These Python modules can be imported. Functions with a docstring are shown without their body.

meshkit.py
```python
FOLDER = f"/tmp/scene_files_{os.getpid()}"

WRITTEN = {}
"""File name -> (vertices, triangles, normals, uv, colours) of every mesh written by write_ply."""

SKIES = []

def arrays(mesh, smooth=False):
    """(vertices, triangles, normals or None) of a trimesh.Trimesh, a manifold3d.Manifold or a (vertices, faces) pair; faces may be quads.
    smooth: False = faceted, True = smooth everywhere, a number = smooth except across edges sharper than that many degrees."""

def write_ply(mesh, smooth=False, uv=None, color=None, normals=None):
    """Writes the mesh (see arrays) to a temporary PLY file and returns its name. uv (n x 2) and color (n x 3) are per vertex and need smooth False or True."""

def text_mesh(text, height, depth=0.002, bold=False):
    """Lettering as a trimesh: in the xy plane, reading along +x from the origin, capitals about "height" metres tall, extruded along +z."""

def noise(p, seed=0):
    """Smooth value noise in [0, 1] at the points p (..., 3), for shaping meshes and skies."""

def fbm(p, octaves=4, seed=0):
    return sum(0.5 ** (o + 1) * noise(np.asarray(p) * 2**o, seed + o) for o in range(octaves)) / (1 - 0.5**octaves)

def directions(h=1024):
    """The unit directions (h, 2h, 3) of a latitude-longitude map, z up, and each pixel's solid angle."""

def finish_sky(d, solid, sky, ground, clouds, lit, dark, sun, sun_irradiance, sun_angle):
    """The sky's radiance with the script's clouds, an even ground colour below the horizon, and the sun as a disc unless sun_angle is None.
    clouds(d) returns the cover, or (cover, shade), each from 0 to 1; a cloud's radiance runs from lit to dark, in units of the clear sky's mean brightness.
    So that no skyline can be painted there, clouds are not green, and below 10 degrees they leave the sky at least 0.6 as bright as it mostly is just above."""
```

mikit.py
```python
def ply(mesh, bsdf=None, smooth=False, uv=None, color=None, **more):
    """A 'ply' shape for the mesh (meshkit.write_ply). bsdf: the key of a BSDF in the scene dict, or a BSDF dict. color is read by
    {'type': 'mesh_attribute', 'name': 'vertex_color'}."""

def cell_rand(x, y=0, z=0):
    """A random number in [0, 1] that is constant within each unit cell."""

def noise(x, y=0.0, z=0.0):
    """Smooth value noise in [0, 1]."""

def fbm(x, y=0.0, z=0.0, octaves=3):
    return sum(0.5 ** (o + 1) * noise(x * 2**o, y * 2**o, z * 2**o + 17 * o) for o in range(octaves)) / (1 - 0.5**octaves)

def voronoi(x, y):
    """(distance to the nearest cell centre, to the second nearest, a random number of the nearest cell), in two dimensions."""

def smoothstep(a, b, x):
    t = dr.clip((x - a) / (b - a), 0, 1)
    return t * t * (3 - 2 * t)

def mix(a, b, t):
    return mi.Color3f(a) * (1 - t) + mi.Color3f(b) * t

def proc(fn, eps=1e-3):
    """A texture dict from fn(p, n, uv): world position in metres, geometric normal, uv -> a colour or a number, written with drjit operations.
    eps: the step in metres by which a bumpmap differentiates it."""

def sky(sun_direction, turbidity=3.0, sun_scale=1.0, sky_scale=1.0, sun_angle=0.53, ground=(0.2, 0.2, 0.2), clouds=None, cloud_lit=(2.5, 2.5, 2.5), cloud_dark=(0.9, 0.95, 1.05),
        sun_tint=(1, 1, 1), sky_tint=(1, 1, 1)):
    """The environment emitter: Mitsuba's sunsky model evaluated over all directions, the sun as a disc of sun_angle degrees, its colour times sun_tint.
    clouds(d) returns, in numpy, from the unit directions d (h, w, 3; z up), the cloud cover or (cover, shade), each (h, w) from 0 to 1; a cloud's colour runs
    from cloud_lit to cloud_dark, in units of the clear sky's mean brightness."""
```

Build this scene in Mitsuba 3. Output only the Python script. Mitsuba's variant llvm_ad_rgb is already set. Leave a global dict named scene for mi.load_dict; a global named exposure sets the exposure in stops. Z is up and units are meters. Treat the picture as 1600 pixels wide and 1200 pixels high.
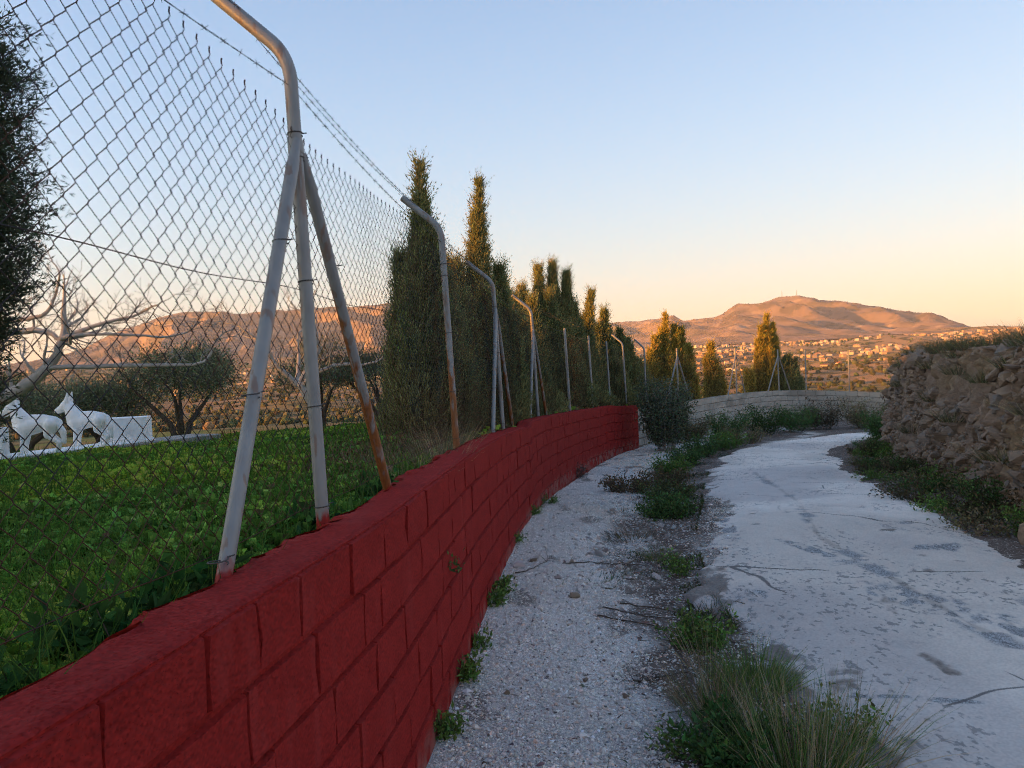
import math, random
import numpy as np, trimesh, manifold3d
import mitsuba as mi, drjit as dr
import mikit, meshkit
from mikit import proc, noise, fbm, voronoi, cell_rand, smoothstep, mix
from scipy.interpolate import PchipInterpolator as PC
T = mi.ScalarTransform4f
scene, labels, _count = {}, {}, {}

# ------------------------------------------------------------------ camera, sky, exposure
ROLL, PITCH = math.radians(2.5), math.atan(25 / 1186.0)
EYE = np.array([0, 0, 1.85])
_f = np.array([0, math.cos(PITCH), -math.sin(PITCH)])
_u = np.array([0, math.sin(PITCH), math.cos(PITCH)]) * math.cos(ROLL) + np.array([1.0, 0, 0]) * math.sin(ROLL)
scene['camera'] = {'type': 'perspective', 'fov': 2 * math.degrees(math.atan(800 / 1186.0)), 'fov_axis': 'x', 'near_clip': 0.05, 'far_clip': 30000.0,
                   'to_world': T().look_at(origin=EYE.tolist(), target=(EYE + _f).tolist(), up=_u.tolist())}
SUN_EL, SUN_AZ = math.radians(5.0), math.radians(-112)
SUN = np.array([math.sin(SUN_AZ) * math.cos(SUN_EL), math.cos(SUN_AZ) * math.cos(SUN_EL), math.sin(SUN_EL)])
def veil(d):
    # thin evening haze above the horizon, warmer and denser towards the north-east
    el = np.degrees(np.arcsin(np.clip(d[..., 2], 0, 1))); az = np.arctan2(d[..., 0], d[..., 1])
    w = .5 + .5 * np.cos(az - math.radians(75))
    c = (.30 + .52 * w) * np.exp(-el / (3.5 + 6.0 * w)) + .03 * np.exp(-el / 20.0)
    return c, 1 - np.clip((.25 + .75 * w) * np.exp(-el / 9.0), 0, 1)
scene['sky_light'] = mikit.sky(SUN.tolist(), turbidity=3.0, sun_scale=1.35, sky_scale=1.0, sun_angle=0.6, sun_tint=(1.0, 0.84, 0.67), ground=(0.2, 0.17, 0.14), sky_tint=(0.66, 0.79, 1.05),
                               clouds=veil, cloud_lit=(1.95, 1.22, 0.66), cloud_dark=(0.80, 0.80, 0.93))
exposure = 4.35

# ------------------------------------------------------------------ helpers
def numbered(name):
    n = _count.get(name, 0); _count[name] = n + 1
    return name if n == 0 else f'{name}_{n:03d}'

def tag(key, label=None, cat=None, group=None, kind=None):
    d = {}
    if label: d['label'] = label
    if cat: d['category'] = cat
    if group: d['group'] = group
    if kind: d['kind'] = kind
    labels[key] = d
    return key

def thing(name, label, cat, group=None):
    return tag(numbered(name), label, cat, group)

def put(name, shape, parent=None, **tags):
    key = numbered(f'{parent}__{name}' if parent else name)
    scene[key] = shape
    if tags: tag(key, **tags)
    return key

def ply(v, f, bsdf, smooth=False, color=None):
    return mikit.ply((np.asarray(v, float), np.asarray(f, int)), bsdf, smooth=smooth, color=color)

def nrm(a):
    a = np.asarray(a, float)
    return a / np.maximum(np.linalg.norm(a, axis=-1, keepdims=True), 1e-12)

class Soup:
    """Collects vertices, faces and vertex colours of ONE mesh."""
    def __init__(s): s.v, s.f, s.c, s.n = [], [], [], 0
    def add(s, v, f, c=None):
        v = np.asarray(v, float).reshape(-1, 3); f = np.asarray(f, int).reshape(-1, 3)
        s.v.append(v); s.f.append(f + s.n); s.n += len(v)
        c = np.zeros((len(v), 3)) + (0.3 if c is None else np.asarray(c, float))
        s.c.append(c)
    def shape(s, bsdf, smooth=False, color=True):
        return ply(np.vstack(s.v), np.vstack(s.f), bsdf, smooth, np.vstack(s.c) if color else None)

def tube(pts, rad, k=6, cap=True):
    pts = np.asarray(pts, float); n = len(pts); rad = np.zeros(n) + np.asarray(rad, float)
    t = nrm(np.gradient(pts, axis=0))
    ref = np.array([0.0, 0, 1]) if abs(t[0][2]) < 0.9 else np.array([1.0, 0, 0])
    x = nrm(np.cross(t[0], ref)); X = []
    for i in range(n):
        x = nrm(x - t[i] * (x @ t[i])); X.append(x)
    X = np.array(X); Y = np.cross(t, X)
    a = np.arange(k) * 2 * np.pi / k
    v = pts[:, None] + rad[:, None, None] * (np.cos(a)[None, :, None] * X[:, None] + np.sin(a)[None, :, None] * Y[:, None])
    v = v.reshape(-1, 3)
    i = np.arange(n - 1)[:, None] * k; j = np.arange(k)[None]; j2 = (j + 1) % k
    f = np.concatenate([np.stack([i + j, i + j2, i + j2 + k], -1).reshape(-1, 3), np.stack([i + j, i + j2 + k, i + j + k], -1).reshape(-1, 3)])
    if cap:
        v = np.vstack([v, pts[0], pts[-1]]); m = n * k; jj = np.arange(k)
        f = np.vstack([f, np.stack([(jj + 1) % k, jj, jj * 0 + m], 1), np.stack([jj + m - k, (jj + 1) % k + m - k, jj * 0 + m + 1], 1)])
    return v, f

def box(lo, hi):
    b = trimesh.creation.box(bounds=[lo, hi]); return np.array(b.vertices), np.array(b.faces)

def grid_faces(n, m):
    i, j = np.meshgrid(np.arange(n - 1), np.arange(m - 1), indexing='ij'); a = (i * m + j).ravel()
    return np.vstack([np.stack([a, a + m, a + m + 1], 1), np.stack([a, a + m + 1, a + 1], 1)])

def kites(P, A, L, W, rng, fold=0.25, side=None):
    """Small folded leaves: n x (4 vertices, 2 triangles)."""
    n = len(P); A = nrm(A)
    s = nrm(np.cross(A, rng.normal(size=(n, 3)) if side is None else side)); nn = np.cross(s, A)
    L = np.zeros(n) + L; W = np.zeros(n) + W; L, W = L[:, None], W[:, None]
    mid = P + A * L * 0.45 + nn * W * fold
    v = np.stack([P, mid - s * W / 2, mid + s * W / 2, P + A * L], 1).reshape(-1, 3)
    b = np.arange(n)[:, None] * 4
    return v, np.concatenate([b + [0, 2, 3], b + [0, 3, 1]])

def blades(P, A, L, W, bend, rng, seg=3):
    """Grass blades: tapered, bending strips."""
    n = len(P); A = nrm(A); L = np.zeros(n) + L; W = np.zeros(n) + W
    s = nrm(np.cross(A, rng.normal(size=(n, 3))))
    out = []
    for k in range(seg + 1):
        t = k / seg; c = P + A * (L * t)[:, None] + bend * (L * t * t)[:, None]
        w = (W * (1 - t) ** 0.7 / 2)[:, None]
        if k < seg: out += [c - s * w, c + s * w]
        else: out += [c]
    v = np.stack(out, 1).reshape(-1, 3); m = 2 * seg + 1; b = np.arange(n)[:, None] * m; f = []
    for k in range(seg - 1):
        o = 2 * k; f += [b + [o, o + 1, o + 3], b + [o, o + 3, o + 2]]
    o = 2 * (seg - 1); f += [b + [o, o + 1, o + 2]]
    return v, np.concatenate(f), m

def vary(base, n, rng, amt=0.25, hue=0.12):
    base = np.asarray(base, float)
    return np.clip(base * np.exp(rng.normal(size=(n, 1)) * amt) * np.exp(rng.normal(size=(n, 3)) * hue), 0.004, 0.9)

def rep(c, k): return np.repeat(c, k, axis=0)

def N(x, y, z=0.0, seed=0, oct=3):
    return meshkit.fbm(np.stack(np.broadcast_arrays(np.asarray(x, float), np.asarray(y, float), np.asarray(z, float)), -1), oct, seed)

# ------------------------------------------------------------------ materials
def two(d): return {'type': 'twosided', 'bsdf': d}
def rgb(r, g, b): return {'type': 'rgb', 'value': [r, g, b]}
def pr(col, rough=0.85, spec=0.3, **k): return {'type': 'principled', 'base_color': rgb(*col) if isinstance(col, tuple) else col, 'roughness': rough, 'specular': spec, **k}
VC = {'type': 'mesh_attribute', 'name': 'vertex_color'}
def bump(d, fn, scale=1.0, eps=2e-3): return {'type': 'bumpmap', 'arbitrary': proc(fn, eps), 'scale': scale, 'bsdf': d}

scene['leaf'] = {'type': 'principledthin', 'base_color': VC, 'roughness': 0.55, 'diff_trans': 0.5, 'spec_trans': 0.0}
scene['vcol'] = two(pr(VC, 0.9, 0.2))

def red_col(p, n, uv):
    g = fbm(p.x * 9, p.y * 9, p.z * 9, 3); s = noise(p.x * 260, p.y * 260, p.z * 260)
    c = mix((0.225, 0.0100, 0.0085), (0.29, 0.017, 0.014), smoothstep(0.25, 0.75, g) * 0.5 + 0.5 * fbm(p.x * 1.7, p.y * 1.7, p.z * 3.5, 3))
    c = c * (0.66 + 0.56 * noise(p.x * 120 + 5, p.y * 120, p.z * 120))
    low = p.z + 0.035 * dr.maximum(p.y - 9, 0)
    c = mix(c, (0.30, 0.17, 0.14), smoothstep(0.20, 0.0, low) * smoothstep(0.35, 0.7, fbm(p.x * 11, p.y * 11, p.z * 8, 3)) * 0.65)
    c = mix(c, (0.30, 0.035, 0.032), smoothstep(0.58, 0.75, fbm(p.x * 14 + 3, p.y * 14, p.z * 2.2, 4)) * 0.3)
    speck = smoothstep(0.80, 0.92, s) * smoothstep(0.35, 0.7, noise(p.x * 5 + 7, p.y * 5, p.z * 5))
    return mix(c, (0.09, 0.004, 0.005), speck * 0.8)
def red_bump(p, n, uv):
    a = noise(p.x * 150, p.y * 150, p.z * 150)
    return 0.0045 * fbm(p.x * 110, p.y * 110, p.z * 110, 2) - 0.004 * smoothstep(0.68, 0.85, a) + 0.007 * fbm(p.x * 20, p.y * 20, p.z * 20, 3)
scene['red_paint'] = two(bump(pr(proc(red_col), 0.85, 0.22), red_bump))

def wb_col(p, n, uv):
    g = fbm(p.x * 2.5, p.y * 2.5, p.z * 6, 3); c = mix((0.30, 0.27, 0.23), (0.46, 0.43, 0.38), g)
    return mix(c, (0.2, 0.18, 0.15), smoothstep(0.55, 0.8, noise(p.x * 1.3, p.y * 1.3, p.z * 3.3)) * 0.6)
scene['mortar'] = two(pr((0.17, 0.15, 0.13), 0.95, 0.1))
scene['pale_block'] = two(pr(proc(wb_col), 0.95, 0.15))

def galv(p, n, uv):
    g = fbm(p.x * 30, p.y * 30, p.z * 9, 3)
    c = mix((0.21, 0.215, 0.22), (0.31, 0.315, 0.315), g)
    c = mix(c, (0.20, 0.09, 0.04), smoothstep(0.60, 0.72, fbm(p.x * 35, p.y * 35, p.z * 5, 3)) * 0.5)
    return mix(c, (0.24, 0.012, 0.012), smoothstep(1.36, 1.31, p.z + 0.05 * noise(p.x * 60, p.y * 60, p.z * 30)) * smoothstep(6.6, 6.4, p.y))
scene['galvanised'] = two(pr(proc(galv), 0.5, 0.4, metallic=0.15))
def rusty(p, n, uv):
    g = fbm(p.x * 40, p.y * 40, p.z * 7, 3); low = smoothstep(2.5, 1.35, p.z)
    m = smoothstep(0.40, 0.56, g * 0.55 + 0.24 * low + 0.40 * dr.clip(-n.x - 0.15, 0, 1) * (0.35 + low) + 0.2 * (noise(p.x * 8 + 3, p.y * 8, p.z * 2) - 0.5))
    return mix(galv(p, n, uv), mix((0.20, 0.065, 0.02), (0.30, 0.12, 0.04), fbm(p.x * 90, p.y * 90, p.z * 60, 2)), m)
scene['rusty_pole'] = two(pr(proc(rusty), 0.65, 0.4, metallic=0.1))
def wirecol(p, n, uv):
    g = fbm(p.x * 6, p.y * 6, p.z * 6, 2)
    return mix((0.034, 0.034, 0.038), (0.070, 0.036, 0.026), smoothstep(0.35, 0.7, g + smoothstep(1.9, 1.2, p.z) * 0.35))
scene['wire'] = two(pr(proc(wirecol), 0.8, 0.15))
scene['dark_wire'] = two(pr((0.07, 0.065, 0.065), 0.6, 0.4))

STRIP = [(2, .95), (4, 1.15), (6, 1.22), (8, 1.55), (10, 2.1), (13, 2.85), (17, 4.0), (21, 6.0), (24, 8.5)]
def strip_x(y, clip=np.clip):
    out = STRIP[0][1]
    for (a, u), (b, v) in zip(STRIP[:-1], STRIP[1:]): out = out + (v - u) * clip((y - a) / (b - a), 0, 1)
    return out
SEAM = [(4.6, 14.6), (3.75, 10.2), (3.02, 7.6), (3.0, 6.5), (2.98, 5.8), (2.95, 4.9), (3.0, 4.4)]
def conc(p, n, uv):
    x, y = p.x, p.y
    g = fbm(x * 0.9, y * 0.9, 0.0, 4); c = mix((0.61, 0.535, 0.46), (0.75, 0.67, 0.585), smoothstep(0.3, 0.7, g))
    c = mix(c, (0.45, 0.40, 0.375), smoothstep(0.55, 0.75, noise(x * 0.55 + 9, y * 0.55)) * 0.6)
    fine = noise(x * 95, y * 95)
    c = c * (0.84 + 0.2 * fine + 0.14 * fbm(x * 7, y * 7, 2.0, 3))
    # worn places where the skin is gone and the aggregate shows
    w = fbm(x * 1.1 + 20, y * 0.75, 3.0, 4)
    wob = 0.9 * (fbm(x * 3.3, y * 2.2, 1.0, 4) - 0.5) + 0.25 * (noise(x * 22, y * 22) - 0.5)
    def spot(cx, cy, rx, ry, a):
        ca, sa = math.cos(a), math.sin(a); u = ((x - cx) * ca + (y - cy) * sa) / rx; v = (-(x - cx) * sa + (y - cy) * ca) / ry
        return 1 - dr.sqrt(u * u + v * v) + wob * 1.6
    s = dr.maximum(spot(2.96, 5.4, 0.26, 0.62, 0.25), spot(3.15, 4.75, 0.13, 0.3, 0.35))
    s = dr.maximum(s, spot(3.3, 3.95, 0.75, 0.09, 0.05)); s = dr.maximum(s, spot(2.0, 3.95, 0.5, 0.035, -0.25))
    s = dr.maximum(s, spot(2.75, 7.0, 0.10, 0.55, 0.3)); s = dr.maximum(s, spot(3.9, 7.0, 0.28, 0.16, 0.1))
    s = dr.maximum(s, spot(2.5, 9.3, 0.10, 1.6, -0.2)); s = dr.maximum(s, spot(1.75, 5.8, 0.18, 0.2, 0))
    worn = dr.maximum(smoothstep(-0.05, 0.35, s), smoothstep(0.70, 0.78, w)) * (0.15 + 0.85 * smoothstep(0.42, 0.54, fbm(x * 14, y * 11, 6.0, 4)))
    fleck = smoothstep(0.60, 0.74, fbm(x * 30, y * 24, 5.0, 3)) * smoothstep(0.40, 0.62, fbm(x * 1.6, y * 1.2, 8.0, 3) + 0.22 * smoothstep(1.1, 0.3, x - strip_x(y, dr.clip)))
    d1, d2, r = voronoi(x * 62, y * 62)
    agg = mix((0.22, 0.22, 0.22), (0.50, 0.49, 0.48), r) * (0.35 + 0.65 * smoothstep(0.02, 0.22, d2 - d1))
    soil = mix((0.10, 0.075, 0.06), (0.24, 0.20, 0.17), fbm(x * 16, y * 16, 4.0, 4)) * (0.6 + 0.8 * noise(x * 80, y * 80))
    c = mix(c, soil, smoothstep(0.60, 0.72, fbm(x * 5, y * 4, 12.0, 4) * 0.8 + 0.34 * smoothstep(0.80, 0.25, x - strip_x(y, dr.clip))) * 0.85)
    c = mix(c, agg, worn)
    c = mix(c, (0.2, 0.19, 0.185), fleck * 0.75 * (1 - worn))
    # the edge of an older pour runs lengthwise through the track
    seam = mi.Float(9)
    for (ax, ay), (bx2, by2) in zip(SEAM[:-1], SEAM[1:]):
        lx, ly = bx2 - ax, by2 - ay; t = dr.clip(((x - ax) * lx + (y - ay) * ly) / (lx * lx + ly * ly), 0, 1)
        seam = dr.minimum(seam, dr.sqrt(dr.square(x - ax - t * lx) + dr.square(y - ay - t * ly)))
    seam = seam + 0.10 * (fbm(x * 5, y * 5, 3.0, 4) - 0.5)
    c = mix(c, c * mi.Color3f(0.62, 0.60, 0.58), smoothstep(0.03, 0.0, seam) * 0.6)
    c = mix(c, agg, smoothstep(0.12, 0.03, seam) * smoothstep(0.52, 0.60, fbm(x * 3, y * 3, 21.0, 3)))
    # cracks
    wx, wy = x + 0.35 * (fbm(x * 1.6, y * 1.6, 0.0, 3) - 0.5), y + 0.35 * (fbm(x * 1.6, y * 1.6, 9.0, 3) - 0.5)
    a1, a2, _ = voronoi(wx * 0.42 + 3.3, wy * 0.36 + 1.7)
    cr = 1 - smoothstep(0.004, 0.012, a2 - a1 + 0.02 * smoothstep(0.5, 0.7, noise(x * 1.7, y * 1.7, 2.0)))
    return mix(c, (0.11, 0.10, 0.095), cr * 0.85)
def conc_h(p, n, uv):
    return 0.004 * fbm(p.x * 30, p.y * 30, 0.0, 3) + 0.012 * fbm(p.x * 4, p.y * 4, 0.0, 2)
scene['concrete'] = two(bump(pr(proc(conc), 0.85, 0.25), conc_h, eps=4e-3))

def verge(p, n, uv):
    # gravel near the wall, soil along the strip of weeds and on the far side
    x, y = p.x, p.y
    d1, d2, r = voronoi(x * 100 + 2 * noise(x * 9, y * 9), y * 100)
    st = mix((0.50, 0.455, 0.41), (0.84, 0.78, 0.71), r) * (0.55 + 0.45 * smoothstep(0.02, 0.3, d2 - d1))
    st = st * (0.82 + 0.36 * fbm(x * 1.6, y * 1.6, 0.0, 3))
    st = mix(st, st * mi.Color3f(1.0, 0.90, 0.74), smoothstep(0.5, 0.75, fbm(x * 0.7, y * 0.5, 4.0, 2)) * 0.5)
    soil = mix((0.085, 0.060, 0.048), (0.19, 0.15, 0.125), fbm(x * 7, y * 7, 0.0, 4)) * (0.7 + 0.6 * noise(x * 60, y * 60))
    # strip centre line in world coordinates
    cx = strip_x(y, dr.clip) + 0.05
    m = 1 - smoothstep(0.22, 0.52, dr.abs(x - cx) / (0.9 + 0.06 * y) + 0.75 * (fbm(x * 2.4, y * 2.0, 2.0, 3) - 0.5))
    far = smoothstep(0.9, 1.5, x - cx)
    pebble = smoothstep(0.72, 0.86, noise(x * 55, y * 55, 7.0))
    soil = mix(soil, st, pebble * 0.6)
    litter = smoothstep(0.64, 0.74, fbm(x * 3.1, y * 2.2, 11.0, 4) + 0.16 * smoothstep(0.9, 0.3, dr.abs(x - cx))) * 0.8
    return mix(st, soil, dr.maximum(dr.maximum(m, far), litter))
def verge_h(p, n, uv):
    d1, d2, r = voronoi(p.x * 75 + 2 * noise(p.x * 9, p.y * 9), p.y * 75)
    return 0.006 * (1 - d1) + 0.015 * fbm(p.x * 9, p.y * 9, 0.0, 3)
scene['gravel'] = two(bump(pr(proc(verge), 0.95, 0.15), verge_h, eps=4e-3))

def meadow_col(p, n, uv):
    return mix((0.06, 0.075, 0.025), (0.11, 0.095, 0.045), fbm(p.x * 4, p.y * 4, 0.0, 3))
scene['meadow_soil'] = two(pr(proc(meadow_col), 0.95, 0.1))

def far_col(p, n, uv):
    x, y = p.x, p.y; r = dr.sqrt(x * x + y * y)
    c = mix((0.15, 0.10, 0.055), (0.26, 0.175, 0.10), fbm(x * 0.012, y * 0.012, 0.0, 4))
    c = mix(c, (0.105, 0.095, 0.04), smoothstep(0.5, 0.66, fbm(x * 0.006 + 5, y * 0.006, 2.0, 3)) * 0.7)
    c = mix(c, (0.08, 0.11, 0.03), (1 - smoothstep(150, 420, r)) * smoothstep(0.35, 0.6, fbm(x * 0.02, y * 0.02, 7.0, 3)))
    return mix(c, (0.035, 0.042, 0.02), smoothstep(0.6, 0.72, noise(x * 0.05, y * 0.05)) * 0.8)
scene['hill_soil'] = two(pr(proc(far_col), 0.95, 0.1))
def mount_col(p, n, uv):
    x, y, z = p.x, p.y, p.z
    c = mix((0.115, 0.09, 0.08), (0.19, 0.135, 0.11), fbm(x * 0.004, y * 0.004, z * 0.006, 4))
    c = mix(c, (0.055, 0.05, 0.035), smoothstep(0.42, 0.62, fbm(x * 0.012, y * 0.012, z * 0.02, 4)) * 0.6)
    c = mix(c, (0.27, 0.20, 0.15), smoothstep(0.60, 0.72, fbm(x * 0.008 + 9, y * 0.008, z * 0.02, 4)) * 0.7)
    return c
scene['mountain_soil'] = two(pr(proc(mount_col), 0.95, 0.1))

def bank_col(p, n, uv):
    g = fbm(p.x * 3, p.y * 3, p.z * 5, 4)
    c = mix((0.13, 0.092, 0.066), (0.29, 0.215, 0.16), g)
    c = mix(c, (0.21, 0.15, 0.085), smoothstep(0.55, 0.7, fbm(p.x * 1.3, p.y * 1.3, p.z * 1.3, 2)) * 0.6)
    return c * (0.75 + 0.5 * noise(p.x * 40, p.y * 40, p.z * 60))
def bank_h(p, n, uv): return 0.05 * fbm(p.x * 9, p.y * 9, p.z * 14, 4)
scene['bank_earth'] = two(bump(pr(proc(bank_col), 0.95, 0.12), bank_h, eps=5e-3))
def rock_col(p, n, uv):
    g = fbm(p.x * 2.2, p.y * 2.2, p.z * 2.2, 2); s = fbm(p.x * 11, p.y * 11, p.z * 38, 3)
    c = mix((0.145, 0.105, 0.08), (0.30, 0.23, 0.175), s)
    c = mix(c, (0.32, 0.24, 0.165), smoothstep(0.52, 0.7, g) * 0.7)
    return mix(c, (0.15, 0.155, 0.15), smoothstep(0.6, 0.75, fbm(p.x * 5 + 9, p.y * 5, p.z * 5, 2)) * 0.6)
scene['rock'] = two(bump(pr(proc(rock_col), 0.9, 0.2), lambda p, n, uv: 0.02 * fbm(p.x * 22, p.y * 22, p.z * 60, 3), eps=4e-3))

def bark(p, n, uv):
    g = fbm(p.x * 18, p.y * 18, p.z * 9, 3)
    return mix((0.26, 0.235, 0.21), (0.52, 0.48, 0.44), g)
scene['pale_bark'] = two(pr(proc(bark), 0.9, 0.15))
scene['dark_bark'] = two(pr(proc(lambda p, n, uv: mix((0.055, 0.042, 0.032), (0.14, 0.11, 0.085), fbm(p.x * 25, p.y * 25, p.z * 8, 3))), 0.95, 0.1))
scene['white_plaster'] = two(pr(proc(lambda p, n, uv: mix((0.70, 0.70, 0.69), (0.83, 0.83, 0.82), smoothstep(0.2, 0.6, fbm(p.x * 7, p.y * 7, p.z * 4, 4)))), 0.7, 0.3))
scene['slab_concrete'] = two(pr(proc(lambda p, n, uv: mix((0.22, 0.2, 0.18), (0.38, 0.35, 0.32), fbm(p.x * 6, p.y * 6, p.z * 6, 3))), 0.9, 0.2))

# ------------------------------------------------------------------ lie of the land
gY = PC([-10, 8, 10, 13.8, 18, 21, 27, 34, 45], [0, 0, -.1, -.36, -.48, -.56, -.75, -.95, -1.3])
wallX = PC([-8, -4, 1.2, 3, 6, 9.5, 12.4, 17.4, 21.1, 24.5, 29, 31.2], [-2.45, -1.75, -.83, -.54, -.24, .17, .65, 2.0, 3.49, 5.98, 9.3, 11.9])   # front face of the walls
wallZ = PC([-10, 4.3, 6.2, 9.5, 12.4, 17.4, 21.1], [1.28, 1.28, 1.25, 1.12, 1.03, .85, .66])                                        # their top
MH = PC([-10, 5, 9.5, 12.4, 17.4, 21, 26, 32, 40], [1.14, 1.14, 1.02, .93, .75, .6, .42, .2, -.2])

def meadow_z(x, y):
    x, y = np.asarray(x, float), np.asarray(y, float)
    d = np.maximum(wallX(np.clip(y, -8, 31)) - .2 - x, 0)
    z = MH(np.clip(y, -10, 40)) - 0.034 * d + 0.10 * (N(x * .5, y * .5, 0, 3) - .5) * np.minimum(d / 1.5, 1)
    e = np.maximum(np.hypot(np.maximum(d - 9, 0) * .8, np.maximum(y - 21, 0)) , 0)
    return z - 0.012 * e ** 1.6

def ground_z(x, y):
    x, y = np.asarray(x, float), np.asarray(y, float)
    z = gY(np.clip(y, -10, 45))
    cx = strip_x(y)
    z = z + 0.05 * (N(x * 1.1, y * 1.1, 0, 5) - .5) + 0.025 * (N(x * 4, y * 4, 0, 6, 2) - .5)
    # gravel lies a little higher against the wall; the strip of weeds is worn down
    w = np.clip((cx - .55 - x) / .5, 0, 1)
    z = z + 0.05 * w * np.clip((y - 3) / 4, 0, 1)
    z = z - 0.10 * np.exp(-(((x - 1.05) / .42) ** 2 + ((y - 8.3) / .55) ** 2))
    return z - 0.05 * np.exp(-((x - cx) / .35) ** 2)

# ground sheet on the road side
ys = np.concatenate([np.arange(-8, 1.5, .3), np.arange(1.5, 10, .06), np.arange(10, 22, .15), np.arange(22, 36, .4)])
us = np.concatenate([np.linspace(0, 3.2, 66), np.linspace(3.3, 16, 46)])
Yg, Ug = np.meshgrid(ys, us, indexing='ij')
Xg = wallX(np.clip(Yg, -8, 31.2)) - .08 + Ug
put('ground', ply(np.stack([Xg, Yg, ground_z(Xg, Yg)], -1).reshape(-1, 3), grid_faces(len(ys), len(us))[:, ::-1], 'gravel', True), kind='structure', label='pale gravel and brown soil beside the concrete track')

# road: a thin concrete slab with ragged edges
rl = PC([-8, 3.4, 4, 4.9, 5.8, 7.3, 9.5, 14.4, 17.8, 20, 21.2, 24], [1.3, 1.45, 1.5, 1.5, 1.42, 1.78, 2.45, 3.6, 4.8, 6.0, 7.2, 11.5])
rr = PC([-8, 4, 6.66, 7.93, 10.2, 14.4, 16.8, 18.6, 20.3, 21, 24], [4.15, 4.2, 4.45, 4.7, 5.35, 6.45, 7.2, 7.95, 9.2, 10.3, 16.5])
yr = np.concatenate([np.arange(-8, 2, .3), np.arange(2, 12, .05), np.arange(12, 23.2, .1)])
tr = np.concatenate([np.linspace(0, .12, 14), np.linspace(.13, .87, 44), np.linspace(.88, 1, 14)])
Yr, Tr = np.meshgrid(yr, tr, indexing='ij')
L_ = rl(Yr) + .55 * (N(Yr * 1.4, 0 * Yr, 1, 11, 4) - .5); R_ = rr(Yr) + .5 * (N(Yr * 1.2, 0 * Yr, 8, 12, 4) - .5)
Xr = L_ + (R_ - L_) * Tr
edge = np.minimum(Tr, 1 - Tr) * (R_ - L_) + .10 * (N(Xr * 6, Yr * 6, 2, 13) - .5)
Zr = gY(Yr) + .05 * (N(Xr * .6, Yr * .6, 0, 15) - .5) + .060 * np.clip(edge / .38, 0, 1) ** .7 - .042 - .03 * np.clip(1 - edge / .03, 0, 1) + .030 * (N(Xr * 9, Yr * 9, 4, 16, 3) - .5) * np.clip(1.25 - edge / .5, 0, 1)
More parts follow.
